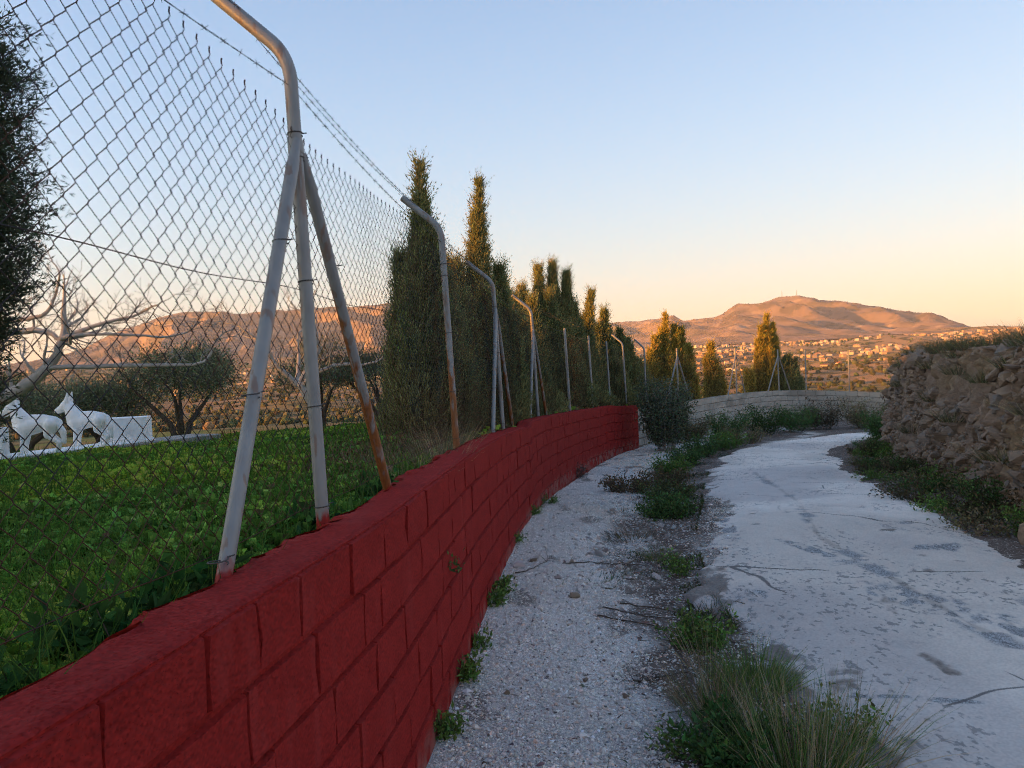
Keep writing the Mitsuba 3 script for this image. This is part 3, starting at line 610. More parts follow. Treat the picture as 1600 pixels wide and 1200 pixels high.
# ------------------------------------------------------------------ cypress hedge
CY_DARK, CY_OLIVE, CY_BROWN = (.150, .185, .085), (.26, .260, .115), (.27, .205, .11)
SUNLIT_GOLD = ((.26, .235, .07), (.42, .33, .085), (.27, .21, .085))  # sunlit foliage: the gold of the low sun is put into these leaf colours
def spindle(t, r, peak=.30):
    return r * np.where(t < peak, .62 + .38 * np.sin(np.clip(t / peak, 0, 1) * np.pi / 2), np.clip((1 - t) / (1 - peak), 0, 1) ** 1.4)
def cypress(label, plumes, dens=1.0, kl=.075, seed=0, cols=(CY_DARK, CY_OLIVE, CY_BROWN), group='conifers of the hedge behind the fence', name='cypress', cat='cypress tree', loose=1.0):
    k = thing(name, label, cat, group); R = np.random.default_rng(seed + 100); sp = Soup()
    plumes = [(p[0] + (.12 if seed == 1 else .02 if seed == 2 else -.07 if cols[0] is CY_DARK else 0), p[1], p[2], p[3] - (.14 if group and cols[0] is CY_DARK else .05), p[4] * (.72 if cols[0] == SUNLIT_GOLD[0] else 1.38 if p[4] > .13 else 1.0), *p[5:]) for p in plumes]
    full = list(plumes)
    if kl < .125 and group and cols[0] is CY_DARK:      # a bushy body joins the spires
        for (x, y, z0, z1, r, *lean) in plumes[:5]:
            if r > .13:
                for sg in (-1, 1): full.append((x + sg * r * .45 - .08, y + R.uniform(.1, .5), z0 - .1, z0 + (z1 - z0) * R.uniform(.66, .92), r * 1.1, sg * .06 - .04))
    for (x, y, z0, z1, r, *lean) in plumes:      # slender side shoots that make the outline spiky
        for j in range(6 if r > .13 else 0):
            t = R.uniform(.30, .80); a = R.uniform(0, 6.28); h = z1 - z0; q = float(spindle(np.array(t), r)) * .75; l0 = R.uniform(.28, .60) * (kl / .075) ** .5
            lx, ly = (list(lean) + [0, 0])[:2]
            full.append((x + lx * t * t + q * math.cos(a), y + ly * t * t + q * math.sin(a), z0 + t * h - l0 * .35, z0 + t * h + l0 * .65, .055 * (kl / .075) ** .7, .10 * math.cos(a), .10 * math.sin(a)))
    for (x, y, z0, z1, r, *lean) in full:
        lx, ly = (list(lean) + [0, 0])[:2]; h = z1 - z0; n = int(dens * 2 * np.pi * r * h * (1500 if r > .13 else 1000) * (.075 / kl) ** 1.6)
        ph = R.uniform(0, 50)
        # dark inner wood and needles
        tt = np.linspace(0, .93, 14); aa = np.linspace(0, 2 * np.pi, 13)[:-1]; TT, AA = np.meshgrid(tt, aa, indexing='ij')
        rad = spindle(TT, r) * (.55 + .35 * N(np.cos(AA) * 2 + ph, np.sin(AA) * 2, TT * h * 2.2, 61))
        core = np.stack([x + lx * TT ** 2 + rad * np.cos(AA), y + ly * TT ** 2 + rad * np.sin(AA), z0 + TT * h], -1).reshape(-1, 3)
        cf = []
        for i in range(13):
            for j in range(12): a, b = i * 12 + j, i * 12 + (j + 1) % 12; cf += [(a, b, b + 12), (a, b + 12, a + 12)]
        sp.add(core, cf, vary((.09, .085, .045), len(core), R))
        t = R.random(n) ** 1.08; a = R.uniform(0, 2 * np.pi, n)
        bump_ = N(np.cos(a) * 1.8 + ph, np.sin(a) * 1.8, t * h * 1.6, 62, 4)
        rr_ = spindle(t, r) * (.62 + .66 * bump_) * R.uniform(.72, 1.08, n) + R.exponential(.018 if r > .13 else .020, n) * loose
        P = np.stack([x + lx * t ** 2 + rr_ * np.cos(a), y + ly * t ** 2 + rr_ * np.sin(a), z0 + t * h], 1)
        out = np.stack([np.cos(a), np.sin(a), 0 * a], 1)
        A = nrm(np.array([0, 0, 1.]) + out * R.uniform(.05, .75, (n, 1)) + R.normal(0, .22, (n, 3)))
        patch = N(P[:, 0] * 2.2, P[:, 1] * 2.2, P[:, 2] * 1.3, 63)
        w = np.clip((patch - .38) / .25, 0, 1)[:, None]; w2 = (np.clip((.42 - t) / .3, 0, 1) * R.uniform(0, 1, n))[:, None]
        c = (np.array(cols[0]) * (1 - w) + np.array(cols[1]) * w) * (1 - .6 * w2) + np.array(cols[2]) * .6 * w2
        c = np.clip(c * np.exp(R.normal(0, .25, (n, 1))), .006, .6)
        for q in range(3):
            A2 = nrm(A + R.normal(0, .20, (n, 3))); P2 = P + A2 * (q * kl * .28)
            v, f = kites(P2, A2, kl * R.uniform(.6, 1.25, n), kl * .17 * R.uniform(.8, 1.3, n), R); sp.add(v, f, rep(c, 4))
        # loose feathery tips
        m_ = int(n * .13 * loose) + 12
        ti = R.uniform(.30, 1.0, m_) ** .7; a = R.uniform(0, 2 * np.pi, m_); r0 = spindle(ti, r) * .85
        P = np.stack([x + lx * ti ** 2 + r0 * np.cos(a), y + ly * ti ** 2 + r0 * np.sin(a), z0 + ti * h], 1)
        A = nrm(np.array([0, 0, 1.]) + .5 * np.stack([np.cos(a), np.sin(a), 0 * a], 1) + R.normal(0, .15, (m_, 3))); LL = R.uniform(.09, .32, m_) * (kl / .075) ** .3
        cc = vary(cols[1], m_, R)
        for q in range(7):
            fr = q / 6; A2 = nrm(A + R.normal(0, .35, (m_, 3))); P2 = P + A * (LL * fr)[:, None]
            v, f = kites(P2, A2, kl * .8 * (1 - .4 * fr), kl * .15, R); sp.add(v, f, rep(cc, 4))
    put('crown', sp.shape('leaf'), k)
    x, y, z0, z1, r, *_ = plumes[0]
    tr_ = np.array([[x, y, float(meadow_z(x, y)) - .1], [x + .02, y, z0 + .3], [x, y, z0 + (z1 - z0) * .6]])
    put('trunk', ply(*tube(tr_, [.07, .055, .02], 7), 'dark_bark', True), k)
    return k
cypress('tallest slim cypress, nearest of the hedge, behind the single rusty-footed post', [(-1.0, 8.0, 0.95, 3.75, 0.19), (-0.99, 8.0, 2.6, 4.15, 0.09), (-0.96, 8.1, 0.95, 3.45, 0.22), (-1.08, 7.9, 0.95, 3.05, 0.19), (-0.9, 8.0, 0.95, 3.35, 0.16), (-1.1, 8.1, 0.95, 2.45, 0.22), (-1.22, 8.1, 0.95, 2.3, 0.14, -0.12), (-1.2, 8.3, 0.9, 1.75, 0.17, -0.14), (-0.8, 8.2, 0.95, 2.9, 0.17)], 1.0, .075, 1)
cypress('tall cypress with a long thin feathery tip, second of the hedge', [(-0.47, 10.85, 0.78, 4.11, 0.24, 0.06), (-0.42, 10.85, 3.04, 4.65, 0.11, 0.06), (-0.45, 10.96, 0.78, 3.71, 0.34), (-0.7, 10.74, 0.78, 3.43, 0.23), (-0.34, 10.62, 0.78, 3.04, 0.29), (-0.75, 10.51, 0.78, 2.64, 0.27), (-0.14, 11.19, 0.78, 3.43, 0.25)], 1.0, .075, 2)
cypress('short cypress filling the hedge between the two tall ones', [(-0.82, 8.9, 0.95, 3.3, 0.16), (-0.72, 8.9, 0.95, 2.7, 0.24), (-0.9, 9.0, 0.95, 2.3, 0.22)], 1.0, .075, 3)
cypress('green cypress behind the second braced post', [(0.03, 14.0, 0.66, 3.23, 0.38), (-0.23, 13.75, 0.66, 2.98, 0.38), (0.28, 14.38, 0.66, 2.91, 0.38), (0.13, 13.38, 0.54, 2.04, 0.38), (0.4, 14.0, 0.47, 1.54, 0.31)], .9, .08, 4)
cypress('broad cypress clump with a ragged top of several loose tips', [(0.46, 17.95, 0.6, 3.83, 0.34, -0.06), (0.82, 18.22, 0.6, 4.32, 0.32), (0.63, 17.56, 0.53, 3.5, 0.44), (1.12, 18.35, 0.6, 4.42, 0.26, 0.05), (1.06, 17.95, 0.53, 3.63, 0.48), (1.45, 18.48, 0.53, 4.19, 0.29, 0.06), (1.65, 18.61, 0.53, 3.43, 0.37), (0.2, 17.69, 0.53, 3.57, 0.29), (1.39, 17.82, 0.46, 2.84, 0.48)], .85, .09, 5)
cypress('cypress with a curved orange tip, past the ragged clump', [(1.94, 19.56, 0.59, 3.81, 0.18, 0.28), (1.74, 19.44, 0.53, 2.87, 0.36), (2.1, 19.8, 0.53, 2.81, 0.34), (1.5, 19.08, 0.53, 2.69, 0.36), (1.92, 19.2, 0.47, 2.27, 0.41)], .85, .10, 6)
cypress('cypress with an upright orange-green tip, next towards the end of the red wall', [(2.69, 21.53, 0.5, 3.45, 0.23, 0.08), (2.52, 21.41, 0.5, 3.02, 0.3), (2.87, 21.76, 0.45, 2.9, 0.35), (2.4, 21.06, 0.45, 2.38, 0.35), (2.87, 21.29, 0.39, 2.03, 0.4)], .85, .11, 7)
cypress('low dark cypress with small orange tips at the end of the hedge', [(3.27, 22.13, 0.49, 2.89, 0.16), (3.49, 22.35, 0.49, 2.61, 0.24), (3.11, 21.91, 0.43, 2.23, 0.33), (3.54, 22.24, 0.38, 2.12, 0.37), (3.87, 22.78, 0.38, 1.96, 0.35)], .8, .12, 8)
cypress('wide cypress clump tinted sunlit gold behind the start of the pale wall', [(5.13, 25.0, 0.4, 3.4, 0.17), (5.0, 25.0, 0.4, 2.9, 0.24), (4.73, 24.8, 0.4, 2.65, 0.26), (5.43, 25.1, 0.4, 3.0, 0.26), (5.68, 25.2, 0.4, 2.9, 0.26), (5.93, 25.4, 0.35, 2.35, 0.26), (4.53, 24.6, 0.35, 2.2, 0.26), (5.18, 24.7, 0.3, 1.9, 0.45), (5.88, 25.0, 0.3, 1.6, 0.4)], .8, .13, 9, SUNLIT_GOLD)
cypress('small lone cypress standing apart behind the pale wall', [(7.72, 29.2, .1, 2.45, .20), (7.6, 29.2, .1, 1.9, .26), (7.82, 29.3, .1, 1.75, .28), (8.15, 29.6, .1, 1.15, .28)], .8, .14, 10, SUNLIT_GOLD)
cypress('tall pointed cypress group behind the far bend of the pale wall', [(11.5, 34.0, 0, 3.72, .20), (11.2, 33.9, 0, 3.2, .27), (11.0, 33.8, 0, 2.6, .22), (11.8, 34.1, 0, 3.3, .20), (11.9, 34.1, 0, 2.7, .26), (11.5, 33.8, 0, 2.2, .42), (10.5, 33.6, -.1, 1.2, .3)], .8, .15, 11, SUNLIT_GOLD)
cypress('round-topped dark cypress at the right of the tall pointed group', [(12.45, 34.1, -.1, 1.85, .34), (12.2, 34.0, -.1, 1.6, .32), (12.75, 34.2, -.1, 1.65, .34), (12.5, 33.9, -.1, 1.3, .4)], .8, .15, 12)

cypress('bushy lower cypress filling the hedge left of the second braced post', [(-.72, 9.9, .9, 2.7, .26), (-.62, 9.6, .9, 2.45, .24), (-.55, 10.3, .9, 2.9, .28), (-.86, 9.4, .9, 2.2, .22)], 1.0, .08, 21)
cypress('feathery green cypress between the second and third braced posts', [(-.15, 12.4, .85, 3.1, .28), (.0, 12.9, .85, 3.3, .26), (-.35, 12.2, .85, 2.8, .28), (.15, 13.6, .8, 3.2, .3)], .9, .085, 22)
# conifer at the left edge, close behind the fence
def spray_tree(label, x, y, z0, z1, r, n, seed):
    k = thing('juniper_tree', label, 'conifer'); R = np.random.default_rng(seed); sp = Soup()
    for i in range(n):
        t = R.random() ** .9; a = R.uniform(0, 2 * np.pi); z = z0 + (z1 - z0) * t
        rad = r * (1 - .25 * t ** 3) * (.28 + .72 * min(1, t / .42) ** 2) * (.6 + .8 * N(math.cos(a) * 2, math.sin(a) * 2, z * 2.5, 71)); L = R.uniform(.16, .34)
        o = np.array([math.cos(a), math.sin(a), 0]); P0 = np.array([x, y, z]) + o * rad * R.uniform(.25, .85)
        A = nrm(o * R.uniform(.5, 1.2) + np.array([0, 0, R.uniform(.2, 1.0)]) + R.normal(0, .25, 3))
        m_ = 34; s = np.linspace(0, 1, m_); c = P0 + A * (s * L)[:, None] + np.array([0, 0, -.05]) * (s ** 2)[:, None] + R.normal(0, .022, (m_, 3)) * (.3 + s[:, None])
        D = nrm(A + R.normal(0, .75, (m_, 3)))
        col = vary((.075, .095, .058), m_, R, .3)
        v, f = kites(c, D, R.uniform(.03, .065, m_), R.uniform(.006, .011, m_), R); sp.add(v, f, rep(col, 4))
        D = nrm(A * .6 + R.normal(0, .75, (m_, 3)))
        v, f = kites(c, D, R.uniform(.025, .05, m_), R.uniform(.006, .011, m_), R); sp.add(v, f, rep(col, 4))
    put('crown', sp.shape('leaf'), k)
    tw = Soup()
    for i in range(90):
        t = R.random(); a = R.uniform(0, 2 * np.pi); z = z0 + (z1 - z0) * t * .95
        e = np.array([x + r * .8 * math.cos(a), y + r * .8 * math.sin(a), z + .25]); v, f = tube([(x, y, z), (np.array([x, y, z]) + e) / 2 - [0, 0, .02], e], [.012, .008, .003], 4); tw.add(v, f)
    put('branches', tw.shape('dark_bark', True, False), k)
    put('trunk', ply(*tube([(x, y, z0 - .6), (x + .02, y, (z0 + z1) / 2), (x, y, z1 - .2)], [.07, .05, .012], 8), 'dark_bark', True), k)
spray_tree('dark feathery conifer at the left edge close behind the chain-link fence', -3.50, 4.55, 1.45, 4.05, .62, 2300, 3)

# ------------------------------------------------------------------ bare fig trees and olives
def grow(p, d, L, r, depth, R, out, up=.15, spread=.55, decay=.72, minr=.003):
    n = 5; pts = [np.array(p, float)]; dd = nrm(np.array(d, float))
    for i in range(n):
        dd = nrm(dd + R.normal(0, .16, 3) + np.array([0, 0, up * .25])); pts.append(pts[-1] + dd * L / n)
    r1 = max(r * .62, minr); out.append((np.array(pts), np.linspace(r, r1, n + 1)))
    if depth == 0: return
    for j in range(R.integers(2, 4)):
        i = R.integers(2, n + 1) if j else n
        nd = nrm(dd + R.normal(0, spread, 3) + np.array([0, 0, up])); grow(pts[i], nd, L * decay * R.uniform(.75, 1.15), r1 * (.95 if j == 0 else .7), depth - 1, R, out, up, spread, decay, minr)
def bare_tree(label, base, limbs, seed, depth=4, bark='pale_bark', name='fig_tree', cat='bare tree', up=.25, group=None):
    k = thing(name, label, cat, group); R = np.random.default_rng(seed)
    for q, (pts, r0, r1, L) in enumerate(limbs):
        pts = np.array(pts, float); sp = Soup()
        t = np.linspace(0, 1, 4 * len(pts)); tt = np.linspace(0, 1, len(pts)); sm = np.stack([PC(tt, pts[:, i])(t) for i in range(3)], 1) + R.normal(0, r0 * .12, (len(t), 3))
        v, f = tube(sm, np.linspace(r0, r1, len(t)), 9)
        if q == 0 and L == 0: put('trunk', ply(v, f, bark, True), k); continue
        sp.add(v, f); out = []
        d = sm[-1] - sm[-3]
        grow(sm[-1], d, L, r1, depth, R, out, up)
        for i in range(3, len(sm) - 1, 2): grow(sm[i], nrm(nrm(d) + R.normal(0, .9, 3) + [0, 0, .5]), L * .75, r1 * .5, depth - 1, R, out, up)
        for p_, r_ in out:
            v, f = tube(p_, r_, 5 if r_[0] > .012 else 4, False); sp.add(v, f)
        put('branch', sp.shape(bark, True, False), k)
    return k
mz = lambda x, y: float(meadow_z(x, y))
# old fig at the left: thick pale limbs reaching over the dogs
def fp(px, py, d): return (EYE + (_f + _r * ((px - 800) / 1186) - _u * ((py - 600) / 1186)) * d).tolist()
bare_tree('old bare fig tree with thick pale grey limbs at the left edge, branches lit orange', None, [
    ([(-7.6, 9.9, .7), (-7.3, 9.95, 1.25), (-6.95, 10.0, 1.60)], .17, .13, 0),
    ([(-6.95, 10, 1.60), (-6.35, 9.95, 1.92), (-6.02, 9.9, 2.14), (-5.83, 9.9, 2.44)], .095, .05, 0.42),
    ([(-5.86, 9.9, 2.46), (-5.45, 9.9, 2.62), (-4.95, 10.0, 2.74)], .036, .018, .42),
    ([(-5.86, 9.9, 2.46), (-5.4, 9.8, 2.52), (-4.6, 10.0, 2.46)], .028, .014, .38),
    ([(-6.95, 10, 1.60), (-7.0, 10.1, 2.25), (-6.6, 10.1, 2.62), (-6.05, 10.0, 2.58)], .075, .036, .42),
    ([(-6.9, 10.1, 2.3), (-6.6, 10.0, 2.75), (-6.15, 10.0, 2.80), (-6.0, 10, 2.98)], .040, .02, .40),
    ([(-6.0, 9.9, 2.12), (-5.0, 10.1, 2.10), (-4.25, 10.2, 2.08), (-4.0, 10.2, 2.3)], .032, .016, .22)], 4, 4, up=.05)
b = (-3.45, 13.3, mz(-3.45, 13.3) - .1)
bare_tree('smaller bare fig tree with a white-limed trunk in the middle of the meadow', None, [
    ([b, (-3.5, 13.3, 1.3), (-3.75, 13.3, 1.75)], .10, .075, 0),
    ([(-3.75, 13.3, 1.7), (-4.1, 13.2, 2.1)], .06, .035, .50), ([(-3.75, 13.3, 1.7), (-3.4, 13.3, 2.2)], .06, .035, .52),
    ([(-3.72, 13.3, 1.65), (-3.3, 13.2, 1.95), (-2.8, 13.2, 2.05)], .05, .03, .5), ([(-3.75, 13.3, 1.7), (-3.8, 13.6, 2.25)], .05, .03, .45)], 6, 4)
def olive(label, x, y, h, w, seed, n=9000, z0=None):
    k = thing('olive_tree', label, 'olive tree', 'olive trees at the edge of the meadow'); R = np.random.default_rng(seed); z = mz(x, y) if z0 is None else z0
    for i in range(4):
        st = Soup(); out = []; a = R.uniform(0, 6.28); e = np.array([x + .28 * w * math.cos(a), y + .28 * w * math.sin(a), z + h * .42])
        v, f = tube([(x + .06 * math.cos(a), y + .06 * math.sin(a), z - .1), (x + .09 * w * math.cos(a), y + .09 * w * math.sin(a), z + h * .2), e], [.075, .06, .035], 7); st.add(v, f)
        grow(e, [math.cos(a), math.sin(a), .9], h * .26, .03, 2, R, out, .3)
        for p_, r_ in out: st.add(*tube(p_, r_, 4, False))
        put('stem', st.shape('dark_bark', True, False), k)
    sp = Soup(); nc = 26; C = []
    for i in range(nc):
        a = R.uniform(0, 6.28); q = math.sqrt(R.random()); C.append((x + .46 * w * q * math.cos(a), y + .46 * w * q * math.sin(a), z + h * (.50 + .42 * (1 - q * q * .8) * R.uniform(.2, 1)), R.uniform(.16, .27) * w))
    C = np.array(C); i = R.integers(0, nc, n); D = nrm(R.normal(size=(n, 3))); P = C[i, :3] + D * (C[i, 3] * R.uniform(.25, 1.05, n))[:, None] * [1, 1, .72]
    A = nrm(D * .6 + R.normal(0, .6, (n, 3)) + [0, 0, .25]); c = vary((.16, .17, .10), n, R, .3); c[R.random(n) < .2] *= 1.7
    v, f = kites(P, A, R.uniform(.06, .12, n), R.uniform(.016, .028, n), R); sp.add(v, f, rep(c, 4))
    put('crown', sp.shape('leaf'), k)
olive('round olive tree in the meadow with a forked trunk, right of the white block', -7.45, 17.0, 2.45, 2.7, 1, 15000)
olive('olive tree behind the second white dog', -9.4, 17.5, 1.95, 2.6, 2, 12000)
olive('olive tree behind the first white dog, at the left', -11.6, 17.8, 1.95, 2.8, 3, 12000)
olive('low olive tree at the far edge of the meadow near the small bare fig', -5.2, 20.5, 2.6, 2.2, 5, 9000)
olive('olive tree beside the small bare fig at the far meadow edge', -3.6, 21.0, 2.5, 2.4, 6, 9000)

# ------------------------------------------------------------------ meadow cover
R = np.random.default_rng(77)
def meadow_pts(n, ymax=24, pw=1.0):
    out = []; tot = 0
    while tot < n:
        y = R.uniform(.2, ymax, 60000); x = wallX(y) - .22 - R.uniform(0, 15, 60000); d2 = x * x + y * y
        ok = (R.random(60000) < np.minimum(1, 5.0 / d2 ** pw)) & (np.abs(x) < .72 * y + .6) ; out.append(np.stack([x[ok], y[ok]], 1)); tot += ok.sum()
    return np.concatenate(out)[:n]
q = meadow_pts(170000, 24, .85); x, y = q.T; z = meadow_z(x, y)
hgt = .02 + .22 * np.clip(N(x * 1.7, y * 1.7, 0, 81, 4) - .30, 0, 1); d = np.hypot(x, y); n = len(x)
P = np.stack([x, y, z + hgt * R.uniform(.15, 1, n) ** .7], 1); a = R.uniform(0, 6.28, n)
A = nrm(np.stack([np.cos(a), np.sin(a), R.uniform(-.3, .9, n)], 1)); s = np.clip(.022 + .0035 * d, .02, .075) * R.uniform(.6, 1.5, n)
pt = N(x * .9, y * .9, 0, 82, 4)[:, None]; w = np.clip((pt - .38) / .22, 0, 1)
c = np.array([.12, .24, .048]) * (1 - w) + np.array([.28, .43, .055]) * w; c = np.clip(c * np.exp(R.normal(0, .42, (n, 1))) * np.exp(R.normal(0, .1, (n, 3))), .005, .5)
dry = R.random(n) < .04 + .75 * np.clip((y - 4.5) / 2, 0, 1) * np.clip(1.6 - (wallX(y) - .2 - x), 0, 1); c[dry] = vary((.16, .12, .06), dry.sum(), R)
sp = Soup(); v, f = kites(P, A, s * 1.25, s, R, .12); sp.add(v, f, rep(c, 4))
q = meadow_pts(26000, 22, .8); x, y = q.T; n = len(x); P = np.stack([x, y, meadow_z(x, y) - .01], 1); d = np.hypot(x, y)
v, f, m_ = blades(P, np.array([0, 0, 1.]) + R.normal(0, .35, (n, 3)), R.uniform(.08, .24, n), .0035 + .0012 * d, R.normal(0, .3, (n, 3)), R); sp.add(v, f, rep(np.where((np.clip((P[:, 1] - 4.5) / 2, 0, 1) * np.clip(1.6 - (wallX(P[:, 1]) - .2 - P[:, 0]), 0, 1) > R.random(n))[:, None], vary((.17, .14, .08), n, R), vary((.065, .135, .026), n, R)), m_))
scene['meadow_grass'] = sp.shape('leaf'); tag('meadow_grass', 'lush low green clover and grass covering the meadow behind the fence', kind='stuff')

def leafy(label, x, y, z, w, h, n, leaf, col, seed, name='leafy_weed', cat='weed', group=None, stems=True, dark=None):
    k = thing(name, label, cat, group); R = np.random.default_rng(seed); ns = max(6, n // 60)
    a = R.uniform(0, 6.28, ns); tip = np.stack([x + w * .5 * np.sqrt(R.random(ns)) * np.cos(a), y + w * .5 * np.sqrt(R.random(ns)) * np.sin(a), z + h * R.uniform(.45, 1.0, ns)], 1)
    root = np.stack([x + w * .12 * np.cos(a), y + w * .12 * np.sin(a), np.full(ns, z - .03)], 1)
    if stems:
        st = Soup()
        for r0, t0 in zip(root, tip): st.add(*tube([r0, (r0 + t0) / 2 + R.normal(0, .02, 3), t0], [.004, .003, .0015], 3, False))
        put('stems', st.shape(dark or 'dark_bark', True, False), k)
    i = R.integers(0, ns, n); t = R.uniform(.25, 1.05, n)[:, None]; P = root[i] * (1 - t) + tip[i] * t + R.normal(0, .035 + .06 * w, (n, 3)) * [.6, .6, .4]
    P[:, 2] = np.maximum(P[:, 2], z + .005); A = nrm((tip - root)[i] * .5 / max(h, .1) + R.normal(0, .7, (n, 3)))
    v, f = kites(P, A, leaf * R.uniform(.6, 1.4, n), leaf * .5 * R.uniform(.7, 1.3, n), R); sp = Soup(); sp.add(v, f, rep(vary(col, n, R, .3), 4)); put('leaves', sp.shape('leaf'), k)
    return k
def tuft(label, x, y, z, w, h, n, col, seed, width=.006, name='grass_tuft', cat='grass tuft', group=None, lean=.35, col2=None, fr=.3):
    k = thing(name, label, cat, group); R = np.random.default_rng(seed)
    a = R.uniform(0, 6.28, n); q = np.sqrt(R.random(n)); P = np.stack([x + w * .35 * q * np.cos(a), y + w * .35 * q * np.sin(a), np.full(n, z - .02)], 1)
    A = np.stack([np.cos(a) * q * lean, np.sin(a) * q * lean, np.ones(n)], 1) + R.normal(0, .16, (n, 3))
    B = np.stack([np.cos(a) * q, np.sin(a) * q, -.3 * np.ones(n)], 1) * R.uniform(0, .45, (n, 1))
    c = vary(col, n, R, .25)
    if col2 is not None: s = R.random(n) < fr; c[s] = vary(col2, s.sum(), R, .2)
    v, f, m_ = blades(P, A, h * R.uniform(.35, 1.05, n), width * R.uniform(.6, 1.3, n), B, R); sp = Soup(); sp.add(v, f, rep(c, m_)); scene[k] = sp.shape('leaf')
    return k
GR, DG, ST, OB = (.125, .205, .055), (.085, .150, .052), (.38, .31, .19), (.19, .165, .095)
gz = lambda x, y: float(ground_z(x, y))
def W(fn, label, x, y, *a, **k): return fn(label, x, y, gz(x, y), *a, **k)
# strip of weeds between gravel and track
W(tuft, 'big tuft of long green and straw-yellow grass in the foreground beside the track', 1.22, 3.35, .60, .52, 720, (.12, .19, .05), 1, .0055, col2=ST, fr=.45, lean=.32)
W(tuft, 'thin tall dry grass leaning over the track edge in the foreground', 1.45, 3.45, .55, .50, 260, ST, 2, .004, lean=.5, col2=(.12, .17, .05), fr=.4)
W(leafy, 'dark green leafy weed in the foreground, left of the big grass tuft', .98, 3.45, .55, .24, 1300, .040, (.06, .125, .04), 3)
W(leafy, 'low green weed on bare soil at the bottom of the picture', .80, 3.55, .40, .12, 420, .032, GR, 4)
W(tuft, 'grey-brown dry tuft behind the dark green leafy weed', .98, 4.05, .45, .34, 420, OB, 5, .004, col2=ST, fr=.2, lean=.55)
W(tuft, 'fresh green grass clump behind the big tuft', 1.32, 4.35, .55, .30, 600, GR, 6, .006, lean=.6)
W(leafy, 'bushy green weed where the dry twigs reach the strip', 1.16, 5.0, .50, .24, 1100, .035, GR, 7)
W(tuft, 'dry stalks rising from the green weeds in mid strip', 1.12, 4.6, .35, .42, 60, ST, 8, .0035, lean=.5)
W(leafy, 'small sparse weed beside the track, half way along the strip', 1.38, 6.7, .38, .18, 420, .03, GR, 9)
W(tuft, 'small brownish tuft behind the sparse weed', 1.35, 7.2, .4, .2, 260, OB, 10, .005, lean=.7, col2=GR, fr=.4)
W(leafy, 'dark green mound of weeds by the hollow in the gravel', 1.85, 9.4, .85, .27, 2200, .045, DG, 11)
W(leafy, 'green and brown weeds past the dark mound', 2.15, 11.0, .9, .28, 1900, .045, (.10, .125, .055), 12)
W(leafy, 'brownish bushy weeds on the strip in front of the end of the red wall', 2.6, 13.2, .9, .32, 1900, .045, (.14, .115, .065), 13)
W(leafy, 'green weeds on the strip further along', 3.1, 15.0, .9, .42, 1800, .05, GR, 14)
W(leafy, 'dark weeds at the track edge near the end of the red wall', 3.8, 17.0, 1.0, .38, 1800, .05, DG, 15)
for i, (x, y, w, h, c) in enumerate([(4.6, 18.6, 1.0, .5, DG), (5.6, 20.3, 1.3, .5, GR), (6.6, 21.7, 1.4, .55, OB)]):
    W(leafy, ['dark weeds by the bend, left of the track', 'green weeds by the bend in front of the grey bush', 'olive-brown weeds where the track turns'][i], x, y, w, h, 2000, .055, c, 20 + i)
W(tuft, 'brown dead grass mat in the hollow of the gravel', 1.25, 8.4, .9, .14, 700, (.13, .095, .06), 31, .006, lean=1.6)
W(leafy, 'dark brown bushy weeds between the gravel and the track, past the dark green mound', 1.80, 12.2, .9, .28, 1800, .045, (.15, .11, .07), 32)
W(tuft, 'upright mixed grass left of the big foreground tuft', 1.02, 3.75, .45, .40, 380, (.10, .16, .045), 33, .005, lean=.35, col2=ST, fr=.4)
W(leafy, 'small green weed at the right foot of the big foreground tuft', 1.55, 3.7, .35, .14, 420, .03, GR, 34)
# along the foot of the red wall
for i, (x, y, w, h, n) in enumerate([(-.42, 3.78, .20, .15, 260), (-.36, 4.45, .22, .16, 300), (-.30, 4.95, .16, .10, 160), (-.20, 5.75, .16, .10, 200), (-.17, 6.0, .22, .17, 320), (-.02, 7.9, .25, .12, 240), (.42, 10.7, .3, .14, 240), (.2, 9.6, .25, .12, 200), (1.3, 14.6, .4, .3, 300)]):
    W(leafy, ['nearest small weed at the foot of the red wall', 'bright green weed at the foot of the red wall, second from the front', 'tiny weed at the wall foot, third from the front', 'low weed at the wall foot, fourth from the front', 'upright green weed at the wall foot, fifth from the front', 'weed at the wall foot by the small ledge of gravel', 'weed at the foot of the red wall where it curves away', 'low weed at the wall foot opposite the hollow', 'dry grey weed against the far part of the red wall'][i], x, y, w, h, n, .035, GR if i < 8 else (.1, .09, .08), 40 + i, group='weeds along the foot of the red wall')
leafy('small plant sprouting from a joint in the face of the red wall', float(wallX(4.25)) + .02, 4.25, .72, .10, .10, 50, .025, DG, 60, stems=False)
# verge under the rocky bank
bk = np.array([(4.75, 5.4), (4.9, 6.4), (5.35, 8.0), (6.35, 11.0), (7.0, 13.2), (8.1, 16.2), (9.0, 18.2), (10.0, 19.3), (12.0, 20.3), (16, 21.5)])
bkl = np.concatenate([[0], np.cumsum(np.hypot(*np.diff(bk, axis=0).T))]); kx, ky = PC(bkl, bk[:, 0]), PC(bkl, bk[:, 1])
R2 = np.random.default_rng(6)
names = ['green weeds', 'brown-green weeds', 'dark green weeds', 'straggly weeds', 'fresh grass and weeds']
for i, s in enumerate(np.linspace(1.9, bkl[6] + .6, 15)):
    x, y = float(kx(s)) - R2.uniform(.0, .28), float(ky(s)) + R2.uniform(-.1, .1)
    W(leafy, f"{names[i % 5]} under the rocky bank, {['first','second','third','fourth','fifth','sixth','seventh','eighth','ninth','tenth','eleventh','twelfth','thirteenth','fourteenth','fifteenth'][i]} clump from the camera", x, y, R2.uniform(.7, 1.1), R2.uniform(.22, .42), 1300, .042, [GR, (.07, .068, .034), DG, OB, (.06, .12, .03)][i % 5], 70 + i, group='weed clumps under the rocky bank')
